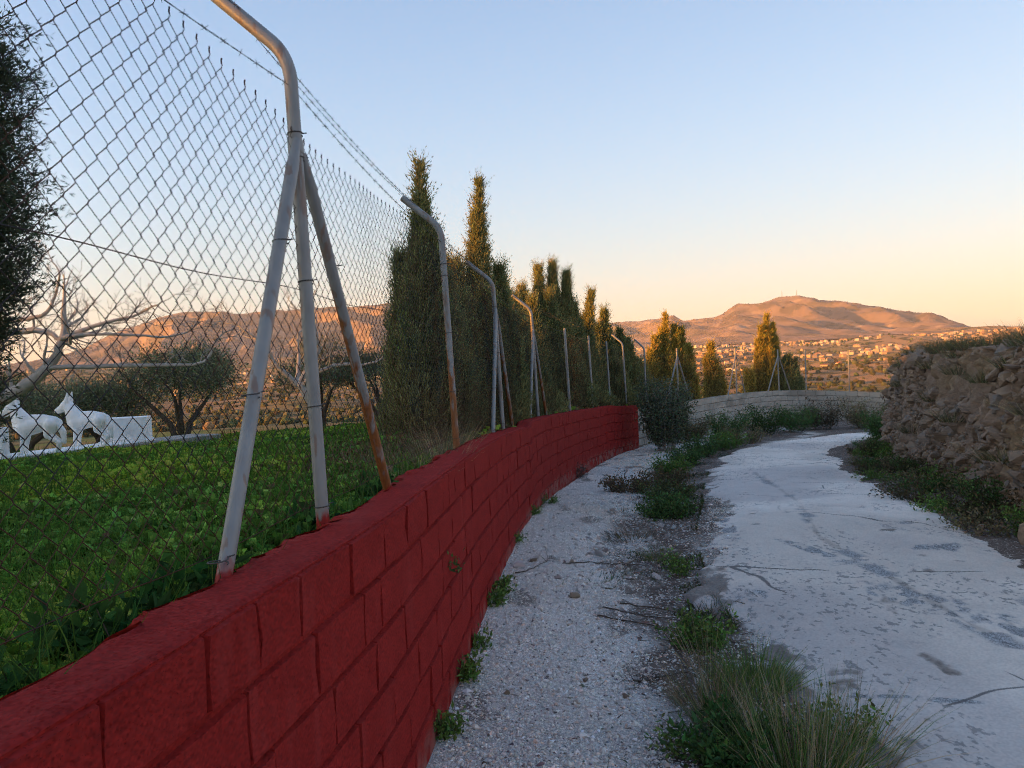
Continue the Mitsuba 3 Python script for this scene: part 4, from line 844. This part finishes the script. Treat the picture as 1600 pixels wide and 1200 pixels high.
for i, s in enumerate(np.linspace(2.2, bkl[6], 12)):
    x, y = float(kx(s)) - R2.uniform(.40, .70), float(ky(s)) + R2.uniform(-.15, .25)
    W(leafy, f"low {names[(i + 2) % 5]} between the track and the bank, {['first','second','third','fourth','fifth','sixth','seventh','eighth','ninth','tenth','eleventh','twelfth'][i]} from the camera", x, y, R2.uniform(.7, 1.1), R2.uniform(.12, .24), 900, .04, [OB, GR, (.10, .085, .05), DG][i % 4], 270 + i, group='low weeds between the track and the bank')
# bushes at the end of the red wall and along the pale wall
W(leafy, 'grey-green twiggy bush at the end of the red wall', 3.95, 19.7, 1.45, 1.85, 11000, .075, (.13, .15, .095), 90, name='bush', cat='bush', dark='pale_bark')
for i, (x, y, w, h, c, lab) in enumerate([(5.2, 22.2, 1.2, .7, OB, 'brown-green bush beside the grey bush'), (6.6, 23.4, 1.5, .75, DG, 'dark bush under the pale wall, left of the green mound'), (8.0, 24.3, 1.8, .95, (.045, .085, .024), 'green mound of bushes under the pale wall'), (9.4, 25.3, 1.7, .85, DG, 'dark green bush right of the green mound'),
                                (10.6, 26.0, 1.8, 1.05, (.085, .070, .045), 'brown dry bush under the far bend of the pale wall'), (11.9, 25.6, 1.9, .95, OB, 'olive bush under the pale wall, right of the brown one'), (13.1, 24.8, 1.8, 1.0, (.085, .070, .048), 'second brown dry bush, near the rocky bank'), (12.5, 23.2, 1.5, .75, DG, 'dark low bush beside the road bend by the rocky bank'), (10.2, 20.9, 1.3, .75, DG, 'bush at the foot of the rocky bank corner'), (10.9, 20.3, 1.4, 1.2, (.07, .062, .036), 'tall brown weeds against the far corner of the rocky bank')]):
    W(leafy, lab, x, y, w, h, 3200, .06, c, 100 + i, name='bush', cat='bush')
# dry growth behind the wall
for i, (x, y, h, lab) in enumerate([(-.58, 5.4, .30, 'dry brown grass leaning over the back of the wall near the rusty-footed post'), (-.62, 6.4, .36, 'dry brown grass behind the rusty-footed post'), (-.62, 7.0, .42, 'tall dry grass under the tallest cypress'), (-.70, 4.6, .24, 'dry grass behind the wall before the rusty-footed post')]):
    tuft(lab, x, y, mz(x, y), .6, h, 320, ST, 130 + i, .004, lean=.6, col2=OB, fr=.5)
for i, (y, w) in enumerate([(1.55, .3), (1.95, .35), (2.3, .25), (3.3, .3), (4.0, .3)]):
    x = float(wallX(y)) - .36; leafy('broad-leaved green plant behind the wall top, %s from the camera' % ['first', 'second', 'third', 'fourth', 'fifth'][i], x, y, mz(x, y), w, .16, 260, .06, (.04, .10, .03), 140 + i, group='broad-leaved plants along the back of the red wall')
# ------------------------------------------------------------------ rocky bank on the right
bzt = PC([0, bkl[1], bkl[2], bkl[3], bkl[4], bkl[5], bkl[6], bkl[7], bkl[8], bkl[9]], [2.0, 1.98, 1.96, 1.95, 1.93, 1.80, 1.42, .85, .6, .4])
def bank(s, t):
    """Point of the bank: s along its foot, t from 0 (foot) to 1 (brow), then metres/1.0 back over the top."""
    s, t = np.broadcast_arrays(np.asarray(s, float), np.asarray(t, float))
    sp_, sm_ = np.clip(s + .25, 0, bkl[-1]), np.clip(s - .25, 0, bkl[-1])
    d = nrm(np.stack([kx(sp_) - kx(sm_), ky(sp_) - ky(sm_)], -1)); n = np.stack([d[..., 1], -d[..., 0]], -1)
    x, y = kx(s), ky(s); z0 = gY(np.clip(y, -10, 45)) - .12; z1 = bzt(s)
    tf = np.clip(t, 0, 1); back = .26 * tf ** 1.6 + np.clip(t - 1, 0, 99) * 1.0
    bulge = .30 * (N(x * .8, y * .8, tf * 1.4, 91, 3) - .5) + .34 * (N(x * 1.9, y * 1.9, tf * 3.5, 92, 4) - .5) + .22 * (N(x * 5, y * 5, tf * 11, 93, 3) - .5) + .10 * (N(x * 13, y * 13, tf * 30, 98, 2) - .5)
    bulge = bulge * np.clip(tf * 3 + .3, 0, 1) * np.where(t > 1, np.clip(1.6 - t, 0, 1), 1)
    px, py = x + n[..., 0] * (back - bulge), y + n[..., 1] * (back - bulge)
    e = np.clip((tf - .82) / .18, 0, 1)
    z = z0 + (z1 - z0) * (tf - .05 * e ** 2) + np.clip(t - 1, 0, 99) * .02 + np.where(t > 1, .25 * (N(px * 1.2, py * 1.2, 0, 94) - .5) * np.clip(t - 1, 0, 1), 0) + .10 * (N(px * 2.5, py * 2.5, 0, 95) - .5) * np.clip(tf * 2, 0, 1)
    return np.stack([px, py, z], -1)
sg = np.concatenate([np.arange(0, bkl[7], .055), np.arange(bkl[7], bkl[-1], .2)]); tg = np.concatenate([np.linspace(0, 1, 46), 1 + np.geomspace(.03, 14, 30)])
SG, TG = np.meshgrid(sg, tg, indexing='ij')
RB = tag('rocky_bank', 'steep bank of brown earth and broken rock on the right of the track', kind='structure')
scene['rocky_bank'] = ply(bank(SG, TG).reshape(-1, 3), grid_faces(len(sg), len(tg))[:, ::-1], 'bank_earth', True)
def rock_mesh(R, size, flat=.55):
    p = nrm(R.normal(size=(16, 3))) * R.uniform(.75, 1.1, (16, 1)); p = np.sign(p) * np.abs(p) ** .75
    p = p * np.array([1.0, R.uniform(.5, .8), flat * R.uniform(.6, 1.2)]) * size
    h = trimesh.convex.convex_hull(p); return np.array(h.vertices), np.array(h.faces)
def rot(R, tilt=.35):
    a, b, c = R.uniform(0, 6.28), R.normal(0, tilt), R.normal(0, tilt)
    return trimesh.transformations.euler_matrix(b, c, a)[:3, :3]
R = np.random.default_rng(14); prot = [ply(*rock_mesh(R, 1.0, R.uniform(.25, .6)), 'rock', False) for _ in range(14)]
cand = []
for i in range(3600):
    s = bkl[6] * R.random() ** .9 + R.uniform(-.1, .6); t = R.uniform(.02, 1.0); sz = R.choice([.04, .06, .09, .13, .19], p=[.26, .32, .24, .13, .05]) * R.uniform(.8, 1.3)
    if float(N(s * .9, t * 2.6, 0, 97, 3)) > (.40 if sz < .12 else .37): cand.append((s, t, sz))
cand.sort(key=lambda q: -q[2] / math.hypot(float(kx(q[0])), float(ky(q[0]))))
small = Soup()
for i, (s, t, sz) in enumerate(cand):
    p = bank(s, t) + np.array([sz * .10, sz * .03, 0]); M = np.eye(4); M[:3, :3] = trimesh.transformations.euler_matrix(R.normal(.15, .25), R.normal(-.25, .25), R.uniform(0, 6.28))[:3, :3] * sz * R.uniform(.8, 1.2, 3); M[:3, 3] = p
    if i < 285: put('rock', {**prot[i % 14], 'to_world': Tm(M)}, RB)
    else:
        v, f = rock_mesh(R, 1.0); small.add(placed(v, M), f)
put('small_rocks', small.shape('rock', False, False), RB, kind='stuff')
# loose rocks at its foot
for i, (x, y, sz, lab) in enumerate([(4.78, 7.05, .17, 'large brown split rock standing at the foot of the bank at the right edge'), (5.02, 7.2, .20, 'tall brown rock beside the split one at the right edge'), (4.62, 6.75, .10, 'flat brown stone in front of the two large rocks'), (4.58, 7.5, .07, 'small stone on the soil left of the large rocks'), (4.85, 8.1, .07, 'small grey stone among the weeds under the bank')]):
    k = thing('stone', lab, 'stone'); v, f = rock_mesh(R, sz, .85); v = v @ rot(R).T; scene[k] = ply(v * [1, 1, 1.25] + [x, y, gz(x, y) + sz * .55], f, 'rock', False)
# dry grass on the brow and plants on the face
R3 = np.random.default_rng(15)
ordn = ['first', 'second', 'third', 'fourth', 'fifth', 'sixth', 'seventh', 'eighth', 'ninth', 'tenth', 'eleventh', 'twelfth', 'thirteenth', 'fourteenth', 'fifteenth', 'sixteenth', 'seventeenth', 'eighteenth', 'nineteenth', 'twentieth', 'twenty-first', 'twenty-second']
for i, s in enumerate(np.linspace(.8, bkl[6] - .3, 20)):
    p = bank(s + R3.uniform(-.2, .2), 1.0 + R3.uniform(.0, .5))
    tuft(f'dry grass tuft on the brow of the rocky bank, {ordn[i]} from the camera', p[0], p[1], p[2], R3.uniform(.6, 1.0), R3.uniform(.22, .40), 330, (.15, .125, .07), 160 + i, .006, lean=.7, col2=(.10, .11, .05), fr=.4, group='dry grass tufts on the brow of the bank')
for i, (s, t, h) in enumerate([(1.6, .80, .30), (2.6, .62, .3), (3.5, .85, .26), (2.0, .45, .3), (4.6, .75, .25), (6.5, .9, .25), (3.0, .35, .25), (5.4, .5, .3), (7.5, .6, .3), (9, .35, .3), (8.2, .85, .3), (10.5, .7, .3), (4.0, .3, .3), (11.5, .9, .3), (2.3, .92, .35), (5.8, .8, .3)]):
    p = bank(s, t); tuft(f'green-brown grass growing from the face of the rocky bank, {ordn[i]} from the camera', p[0] - .03, p[1], p[2], .5, h, 200, (.10, .105, .05), 190 + i, .006, lean=.9, col2=ST, fr=.3, group='grass on the face of the bank')
gs = Soup(); n = 5200; ss = R3.uniform(0, bkl[7], n); tt_ = 1 + R3.uniform(0, 2.5, n) ** 1.3; P = bank(ss, tt_)
v, f, m_ = blades(P, np.array([0, 0, 1.]) + R3.normal(0, .35, (n, 3)), R3.uniform(.08, .26, n), .008, R3.normal(0, .3, (n, 3)), R3); gs.add(v, f, rep(vary((.14, .12, .065), n, R3, .3), m_))
scene['dry_grass'] = gs.shape('leaf'); tag('dry_grass', 'short dry grass along the top of the rocky bank', kind='stuff')

# ------------------------------------------------------------------ white dogs, blocks and slab
def hull_body(bones, edge=.03, it=8):
    M = None
    for (a, ra), (b, rb) in bones:
        pa = manifold3d.Manifold.sphere(ra, 20).translate(list(map(float, a))); pb = manifold3d.Manifold.sphere(rb, 20).translate(list(map(float, b)))
        h = manifold3d.Manifold.batch_hull([pa, pb]); M = h if M is None else M + h
    mm = M.refine_to_length(edge).to_mesh(); t = trimesh.Trimesh(mm.vert_properties[:, :3], mm.tri_verts, process=True)
    trimesh.smoothing.filter_taubin(t, .5, .53, it); return t
def dog_mesh():
    J = lambda f, u, l=0.0: np.array([f, l, u])
    B = []
    head, muz, nose = (J(.36, .715), .095), (J(.46, .665), .060), (J(.565, .62), .036)
    B += [(head, muz), (muz, nose), ((J(.455, .63), .040), (J(.545, .585), .022)), (head, (J(.30, .66), .095))]
    for l in (.045, -.045): B += [((J(.325, .78, l * 1.1), .040), (J(.300, .935, l * 1.25), .010)), ((J(.35, .785, l * .9), .036), (J(.31, .875, l * 1.15), .022))]
    B += [((J(.30, .66), .100), (J(.18, .50), .130)), ((J(.32, .62), .075), (J(.25, .42), .105)), ((J(.20, .52), .105), (J(.17, .40), .125)), ((J(.17, .41), .145), (J(-.08, .44), .115)), ((J(.13, .53), .075), (J(-.12, .53), .07)),
          ((J(-.08, .45), .10), (J(-.25, .46), .10)), ((J(-.12, .53), .07), (J(-.28, .48), .085))]
    for l, o in ((.075, 0.0), (-.075, .035)):
        B += [((J(.18 + o, .42, l), .075), (J(.16 + o, .28, l), .048)), ((J(.16 + o, .28, l), .046), (J(.19 + o, .12, l), .030)), ((J(.19 + o, .12, l), .030), (J(.19 + o, .03, l), .028)), ((J(.19 + o, .02, l), .027), (J(.245 + o, .012, l), .024))]
        q = -.03 if l > 0 else .04
        B += [((J(-.27, .44, l), .095), (J(-.20 + q, .28, l), .060)), ((J(-.20 + q, .28, l), .056), (J(-.37 + q, .16, l), .030)), ((J(-.37 + q, .16, l), .029), (J(-.335 + q, .03, l), .026)), ((J(-.335 + q, .015, l), .027), (J(-.27 + q, .012, l), .024))]
    B += [((J(-.33, .46), .050), (J(-.42, .32), .050)), ((J(-.42, .32), .050), (J(-.44, .15), .026))]
    return hull_body(B, .028, 6)
dm = dog_mesh(); dsh = (np.array(dm.vertices), np.array(dm.faces))
SA = math.atan2(15.1 - 11.0, -6.25 - -8.35); sdir = np.array([math.cos(SA), math.sin(SA)]); snor = np.array([-sdir[1], sdir[0]])
slab_z = .80
def slab_pt(u, w, z): q = np.array([-8.35, 11.0]) + sdir * u + snor * w; return np.array([q[0], q[1], z])
def obox(u0, u1, w0, w1, z0, z1, cham=.012, flare=0.0):
    c = manifold3d.Manifold.batch_hull([manifold3d.Manifold.cube([u1 - u0 - 2 * a + (flare if z == 0 else 0), w1 - w0 - 2 * a + (flare if z == 0 else 0), .001], True).translate([0, 0, zz]) for a, zz, z in ((cham, 0, 0), (0, cham, 0), (0, z1 - z0 - cham, 1), (cham, z1 - z0 - .001, 1))])
    mm = c.to_mesh(); v = np.array(mm.vert_properties[:, :3]); o = slab_pt((u0 + u1) / 2, (w0 + w1) / 2, z0)
    return np.column_stack([o[0] + v[:, 0] * sdir[0] + v[:, 1] * snor[0], o[1] + v[:, 0] * sdir[1] + v[:, 1] * snor[1], o[2] + v[:, 2]]), np.array(mm.tri_verts)
tag('concrete_slab', 'long low grey slab in the meadow carrying the white dogs', 'slab')
scene['concrete_slab'] = ply(*obox(-.8, 4.75, -.42, .42, slab_z - .11, slab_z), 'slab_concrete')
put('plinth', ply(*obox(.25, 3.0, -.36, .36, slab_z, slab_z + .03), 'white_plaster'), 'concrete_slab', label='thin white painted layer on the slab')
def place_dog(label, x, y, z, ang, sc):
    k = thing('dog_statue', label, 'dog statue', 'white dog statues'); c, s_ = math.cos(ang), math.sin(ang); v = dsh[0] * sc
    scene[k] = ply(np.column_stack([x + v[:, 0] * c - v[:, 1] * s_, y + v[:, 0] * s_ + v[:, 1] * c, z + v[:, 2]]), dsh[1], 'white_plaster', True)
place_dog('white dog statue with pricked ears standing in front of the long white block', -7.30, 13.0, slab_z + .03, math.pi - .12, 1.0)
place_dog('white dog statue standing at the left, its front legs hidden by a white block', -7.55, 12.0, slab_z + .03, math.pi - .05, 1.02)
def wblock(label, x, y, z0, w, d, h, ang, base=True):
    k = thing('white_block', label, 'block'); c, s_ = math.cos(ang), math.sin(ang)
    def bx_(w, d, z0, h):
        mm = manifold3d.Manifold.batch_hull([manifold3d.Manifold.cube([w - 2 * a, d - 2 * a, .001], True).translate([0, 0, zz]) for a, zz in ((.01, 0), (0, .01), (0, h - .01), (.01, h - .001))]).to_mesh(); v = np.array(mm.vert_properties[:, :3])
        return ply(np.column_stack([x + v[:, 0] * c - v[:, 1] * s_, y + v[:, 0] * s_ + v[:, 1] * c, z0 + v[:, 2]]), np.array(mm.tri_verts), 'white_plaster')
    put('body', bx_(w, d, z0 + .05, h - .05), k); put('base', bx_(w + .07, d + .07, z0, .05), k)
wblock('long white rectangular block on the slab behind the second dog', -7.02, 13.75, slab_z + .005, .76, .42, .46, SA * .18)
wblock('upright white block in front of the first dog', -7.90, 11.55, slab_z - .02, .27, .26, .50, .2)
wblock('white block at the left edge, half hidden by the conifer', -8.25, 11.5, slab_z - .02, .34, .30, .46, -.2)

# ------------------------------------------------------------------ gravel, twigs, small stones on the verge
R = np.random.default_rng(51); n = 64000; pts = []
while len(pts) < n:
    y = R.uniform(1.8, 12, 40000); x = R.uniform(-.6, 5, 40000); cx = strip_x(y)
    ok = (x > wallX(y) + .02) & (x < cx + .75) & (R.random(40000) < np.minimum(1, 9 / (y * y))) & (R.random(40000) < np.where(np.abs(x - cx) < .4, .35, 1)); pts += list(np.stack([x[ok], y[ok]], 1))
pts = np.array(pts[:n]); x, y = pts.T; z = ground_z(x, y); sz = R.lognormal(math.log(.0048), .42, n) * (1 + .05 * y)
octv = np.array([[1, 0, 0], [-1, 0, 0], [0, 1, 0], [0, -1, 0], [0, 0, 1], [0, 0, -1]], float); octf = np.array([[0, 2, 4], [2, 1, 4], [1, 3, 4], [3, 0, 4], [2, 0, 5], [1, 2, 5], [3, 1, 5], [0, 3, 5]])
a = R.uniform(0, 6.28, n); ca, sa = np.cos(a), np.sin(a); Rm = np.zeros((n, 3, 3)); Rm[:, 0, 0], Rm[:, 0, 1], Rm[:, 1, 0], Rm[:, 1, 1], Rm[:, 2, 2] = ca, -sa, sa, ca, 1
vv = octv[None] * R.uniform(.55, 1.25, (n, 6, 1)) * sz[:, None, None] * np.array([1.2, .9, .7]); vv = vv + R.normal(0, .18, (n, 6, 3)) * sz[:, None, None]
vv = np.einsum('nij,nkj->nki', Rm, vv) + np.stack([x, y, z + sz * .25], 1)[:, None]
sp = Soup(); cc = vary((.66, .61, .555), n, R, .22, .02); dk = R.random(n) < .08; cc[dk] = vary((.17, .15, .14), dk.sum(), R); cc[R.random(n) < .1] *= [1, .8, .7]
sp.add(vv.reshape(-1, 3), (np.arange(n)[:, None, None] * 6 + octf[None]).reshape(-1, 3), rep(cc, 6)); scene['gravel_stones'] = sp.shape('vcol'); tag('gravel_stones', 'loose pale gravel stones between the red wall and the weeds', kind='stuff')
def debris(key, label, n, xr, yr, cond, col, L, seed):
    R = np.random.default_rng(seed); y = R.uniform(*yr, n * 4); x = R.uniform(*xr, n * 4); ok = cond(x, y); x, y = x[ok][:n], y[ok][:n]; n = len(x); sp = Soup()
    A = nrm(np.stack([R.normal(size=n), R.normal(size=n), R.normal(0, .12, n)], 1)); P = np.stack([x, y, ground_z(x, y) + R.uniform(.004, .014, n)], 1)
    v, f, m_ = blades(P, A, R.uniform(*L, n), .004 + .0005 * y, R.normal(0, .25, (n, 3)) * [1, 1, .15], R); sp.add(v, f, rep(vary(col, n, R, .4), m_)); scene[key] = sp.shape('leaf'); tag(key, label, kind='stuff')
scx = strip_x
debris('dry_litter', 'dry grass and leaf litter on the strip of weeds and the gravel', 9000, (-.3, 6), (2, 19), lambda x, y: (np.abs(x - scx(y)) < .32 + .5 * np.random.default_rng(1).random(len(x)) ** 3) & (np.random.default_rng(2).random(len(x)) < 12 / (y * y)), (.12, .085, .06), (.03, .12), 52)
# low growth joining the weed clumps
R = np.random.default_rng(53); n = 15000; y = R.uniform(2.6, 21, n * 6); x = scx(y) - .06 + np.clip(R.normal(0, .22, n * 6), -1, .30) * (1 + .03 * y); ok = (N(x * 1.3, y * 1.0, 0, 96, 3) > .50) & (R.random(n * 6) < np.minimum(1, 14 / (y * y)) + .06); x, y = x[ok][:n], y[ok][:n]; n = len(x)
sp = Soup(); P = np.stack([x, y, ground_z(x, y) + .0], 1); h = (.03 + .10 * np.clip(N(x * 1.3, y * 1.0, 0, 96, 3) - .50, 0, 1) * 4) * np.clip(8 / y, .45, 1)
c = vary((.055, .080, .030), n, R, .35); br = R.random(n) < .3; c[br] = vary((.12, .095, .06), br.sum(), R)
v, f, m_ = blades(P, np.array([0, 0, 1.]) + R.normal(0, .55, (n, 3)), h * R.uniform(.35, .95, n), .005 + .0005 * y, R.normal(0, .4, (n, 3)), R); sp.add(v, f, rep(c, m_))
scene['verge_grass'] = sp.shape('leaf'); tag('verge_grass', 'short sparse grass and weeds along the strip between gravel and track', kind='stuff')
for i, (pts_, lab) in enumerate([([(.55, 5.55), (.8, 5.45), (1.1, 5.3), (1.35, 5.2)], 'long dark dry twig lying across the gravel, nearest of the bundle'), ([(.6, 5.75), (.85, 5.62), (1.2, 5.45)], 'dark dry twig behind the longest one on the gravel'), ([(.75, 5.85), (.95, 5.8), (1.25, 5.6), (1.5, 5.5)], 'bent dry twig reaching from the gravel towards the track'), ([(1.3, 5.35), (1.6, 5.55), (1.85, 5.7)], 'dry twig sticking out over the track edge'),
                                  ([(.62, 4.35), (.85, 4.45), (1.05, 4.6)], 'dark twig lying by the dead plant on the gravel'), ([(.4, 6.9), (.75, 7.0), (1.2, 6.95)], 'thin twig on the gravel further along'), ([(-.05, 6.6), (.15, 6.8), (.3, 7.2)], 'thin dead stem near the foot of the red wall')]):
    Rr = np.random.default_rng(200 + i); k = thing('dry_twig', lab, 'twig'); p = np.array([(x, y, gz(x, y) + .012) for x, y in pts_]); t = np.linspace(0, 1, 14); q = np.stack([PC(np.linspace(0, 1, len(p)), p[:, j])(t) for j in range(3)], 1) + Rr.normal(0, .006, (14, 3)) * [1, 1, .5]
    put('stem', ply(*tube(q, np.linspace(.006, .002, 14), 5), 'dark_bark', True), k)
    s2 = Soup()
    for j in range(5):
        m_ = Rr.integers(3, 13); d = nrm(np.array([Rr.normal(), Rr.normal(), .15])); s2.add(*tube([q[m_], q[m_] + d * .07, q[m_] + d * .13 + [0, 0, -.008]], [.0025, .002, .001], 4))
    put('side_twigs', s2.shape('dark_bark', True, False), k, kind='stuff')
tuft('dark dead plant lying on the gravel in the foreground', .66, 4.35, gz(.66, 4.35), .22, .10, 130, (.035, .03, .03), 230, .004, lean=1.6)
R = np.random.default_rng(61)
for i, (x, y, sz, lab) in enumerate([(.42, 5.95, .045, 'brown brick-like stone on the gravel'), (.12, 7.05, .05, 'dark stone in a small hollow near the red wall'), (.35, 4.35, .025, 'reddish stone chip on the gravel in the foreground'), (.55, 4.15, .022, 'dark stone chip beside the reddish one'), (.48, 7.0, .03, 'small dark stone in the middle of the gravel'), (-.1, 4.2, .025, 'dark stone next to the bright green wall-foot weed')]):
    k = thing('stone', lab, 'stone'); v, f = rock_mesh(R, sz, .7); scene[k] = ply(v @ rot(R, .2).T + [x, y, gz(x, y) + sz * .3], f, 'rock', False)
sp = Soup(); R = np.random.default_rng(62)
for i in range(420):
    y = R.uniform(6.5, 13.5); x = scx(y) - .35 + R.normal(0, .30); sz = R.lognormal(math.log(.022), .5)
    if x < wallX(y) + .1: continue
    v, f = rock_mesh(R, sz, .6); sp.add(v @ rot(R, .4).T + [x, y, gz(x, y) + sz * .15], f, vary((.40, .375, .35), 1, R, .2, .02)[0])
scene['broken_gravel_crust'] = sp.shape('vcol'); tag('broken_gravel_crust', 'lumps of broken pale crust along the eroded edge of the gravel', kind='stuff')

# ------------------------------------------------------------------ town on the far hillside
def house_proto(R, kind):
    w, d, h = R.uniform(8, 15), R.uniform(7, 10), R.uniform(3.5, 7)
    wall = np.array([(.42, .34, .25), (.54, .47, .38), (.41, .30, .20), (.34, .23, .15)][R.integers(0, 4)]); roof = np.array([(.30, .13, .075), (.36, .18, .11), (.25, .13, .09)][R.integers(0, 3)]); sp = Soup()
    v, f = box([-w / 2, -d / 2, -6], [w / 2, d / 2, h]); sp.add(v, f, wall)
    if kind % 3 == 0: v, f = box([-w / 2 - .3, -d / 2 - .3, h], [w / 2 + .3, d / 2 + .3, h + .5]); sp.add(v, f, wall * .95)
    else:
        e = .5; rv = np.array([(-w / 2 - e, -d / 2 - e, h), (w / 2 + e, -d / 2 - e, h), (w / 2 + e, d / 2 + e, h), (-w / 2 - e, d / 2 + e, h), (-w / 2 * .7, 0, h + d * .26), (w / 2 * .7, 0, h + d * .26)])
        sp.add(rv, [(0, 1, 5), (0, 5, 4), (1, 2, 5), (2, 3, 4), (2, 4, 5), (3, 0, 4), (0, 2, 1), (0, 3, 2)], roof)
    for fl in range(int(h // 2.8)):
        for wx in np.arange(-w / 2 + 1.6, w / 2 - 1, 2.9):
            v, f = box([wx - .6, -d / 2 - .06, .9 + fl * 2.8], [wx + .6, -d / 2 + .05, 2.3 + fl * 2.8]); sp.add(v, f, (.07, .07, .08))
    v, f = box([w / 2 - .1, -d / 2 + .6, -6], [w / 2 + R.uniform(2.5, 5), d / 2 - 1.2, h * .55]); sp.add(v, f, wall * .97)
    return sp.shape('vcol')
R = np.random.default_rng(71); protos = [house_proto(R, i) for i in range(12)]
def scatter_town(n, az0, az1, r0, r1, R, keep):
    out = []
    while len(out) < n:
        az, r = R.uniform(az0, az1), R.uniform(r0, r1); x, y = r * math.sin(math.radians(az)), r * math.cos(math.radians(az))
        if R.random() < keep(az, r, x, y): out.append((x, y, az))
    return out
clus = lambda x, y, th: 1.0 if meshkit.fbm(np.array([x * .0035, y * .0035, 0.]), 3, 72) > th else .06
spots = scatter_town(215, 8, 33, 1150, 2300, R, lambda a, r, x, y: clus(x, y, .47)) + scatter_town(80, -30, 4, 1000, 2600, R, lambda a, r, x, y: clus(x, y, .50))
for x, y, az in spots:
    k = thing('house', 'tiny sunlit pale house of the far town on the hillside below the mountain' if az > 7 else 'tiny sunlit pale house far off across the valley, seen through the chain-link fence', 'house', 'houses of the far town' if az > 7 else 'houses across the valley behind the fence')
    sc = R.uniform(.65, 1.05); M = np.eye(4); c, s_ = math.cos(a_ := math.radians(-az + R.normal(0, 35))), math.sin(a_); M[:2, :2] = np.array([[c, -s_], [s_, c]]) * sc; M[2, 2] = sc; M[:3, 3] = [x, y, float(land_z(x, y)) + .2]
    scene[k] = {**protos[R.integers(0, 12)], 'to_world': Tm(M)}
hs = Soup()
for x, y, az in scatter_town(1300, 5, 36, 1500, 3150, R, lambda a, r, x, y: clus(x, y, .44)) + scatter_town(320, -36, 5, 1500, 3100, R, lambda a, r, x, y: clus(x, y, .48)):
    w, d, h = R.uniform(6, 12), R.uniform(5, 9), R.uniform(3, 6); v, f = box([-w / 2, -d / 2, -6], [w / 2, d / 2, h]); a_ = math.radians(-az + R.normal(0, 35)); c, s_ = math.cos(a_), math.sin(a_)
    v = np.vstack([v, [(-w / 2, 0, h + d * .2), (w / 2, 0, h + d * .2)]]); top = [i for i in range(8) if v[i, 2] > 0]; g = lambda sx, sy: [i for i in top if v[i, 0] * sx > 0 and v[i, 1] * sy > 0][0]
    f2 = np.vstack([f, [(g(-1, -1), g(1, -1), 9), (g(-1, -1), 9, 8), (g(1, 1), g(-1, 1), 8), (g(1, 1), 8, 9), (g(-1, -1), 8, g(-1, 1)), (g(1, -1), g(1, 1), 9)]])
    col = np.tile(np.array([(.40, .32, .24), (.50, .43, .35), (.40, .29, .19), (.33, .22, .14)][R.integers(0, 4)]), (10, 1)); col[8:] = (.32, .16, .09)
    hs.add(np.column_stack([x + v[:, 0] * c - v[:, 1] * s_, y + v[:, 0] * s_ + v[:, 1] * c, v[:, 2] + float(land_z(x, y))]), f2, col)
scene['distant_houses'] = hs.shape('vcol'); tag('distant_houses', 'mass of smaller sunlit houses filling the far town below the mountain', kind='stuff')
# trees and scrub of the hillside
ico = trimesh.creation.icosphere(1, 1.0); iv, if_ = np.array(ico.vertices), np.array(ico.faces); n = 9000
az = np.radians(R.uniform(-38, 40, n)); r = np.exp(R.uniform(math.log(260), math.log(3200), n)); x, y = r * np.sin(az), r * np.cos(az); z = land_z(x, y); h = R.uniform(1.3, 3.6, n) * np.clip(r / 900, .5, 1.3)
vv = iv[None] * (h[:, None, None] * R.uniform(.7, 1.3, (n, 1, 3))) * R.uniform(.75, 1.15, (n, len(iv), 1)) + np.stack([x, y, z + h * .4], 1)[:, None]
sp = Soup(); sp.add(vv.reshape(-1, 3), (np.arange(n)[:, None, None] * len(iv) + if_[None]).reshape(-1, 3), rep(vary((.055, .06, .028), n, R, .35), len(iv)))
scene['far_trees'] = sp.shape('vcol'); tag('far_trees', 'scattered dark trees and scrub on the far hillside', kind='stuff')
# masts on the summit and a few poles in the valley
for px_, nm in ((1222, 'left thin antenna mast on the mountain summit'), (1245, 'right thin antenna mast on the mountain summit')):
    d = _f + _r * ((px_ - 800) / 1186) - _u * ((466 - 600) / 1186); az_ = math.atan2(d[0], d[1]); best = max(np.arange(4600, 5700, 20), key=lambda q: (float(mount_z(np.array(q * math.sin(az_)), np.array(q * math.cos(az_)))) - 1.85) / q)
    x, y = best * math.sin(az_), best * math.cos(az_); z = float(mount_z(np.array(x), np.array(y))); k = thing('antenna_mast', nm, 'antenna mast')
    scene[k] = ply(*tube([(x, y, z - 3), (x, y, z + 20), (x, y, z + 38)], [2.2, 1.6, .8], 6), 'galvanised')
for i, (x, y, h, lab) in enumerate([(14.2, 52, 4.2, 'thin pole in the field behind the small lone cypress'), (24, 72, 5.5, 'thin lamp pole in the field between the far cypresses'), (33, 66, 4.5, 'thin pole in the field right of the round dark cypress')]):
    z = float(land_z(x, y)); k = thing('pole', lab, 'pole'); put('mast', ply(*tube([(x, y, z - .5), (x, y, z + h)], [.07, .05], 7), 'galvanised', True), k); put('bracket', ply(*tube([(x, y, z + h - .05), (x - .25, y, z + h + .02), (x - .55, y, z + h)], .03, 5), 'galvanised', True), k)

# ------------------------------------------------------------------ evening haze
scene['haze_air'] = {'type': 'homogeneous', 'albedo': 0.95, 'sigma_t': 5.0e-5}
scene['haze'] = {'type': 'cube', 'to_world': T().translate([0, 1000, 275]).scale([9500, 9500, 375]), 'bsdf': {'type': 'null'}, 'interior': {'type': 'ref', 'id': 'haze_air'}}
tag('haze', 'thin warm evening haze over the valley', kind='stuff')
scene['camera']['medium'] = {'type': 'ref', 'id': 'haze_air'}
#MORE
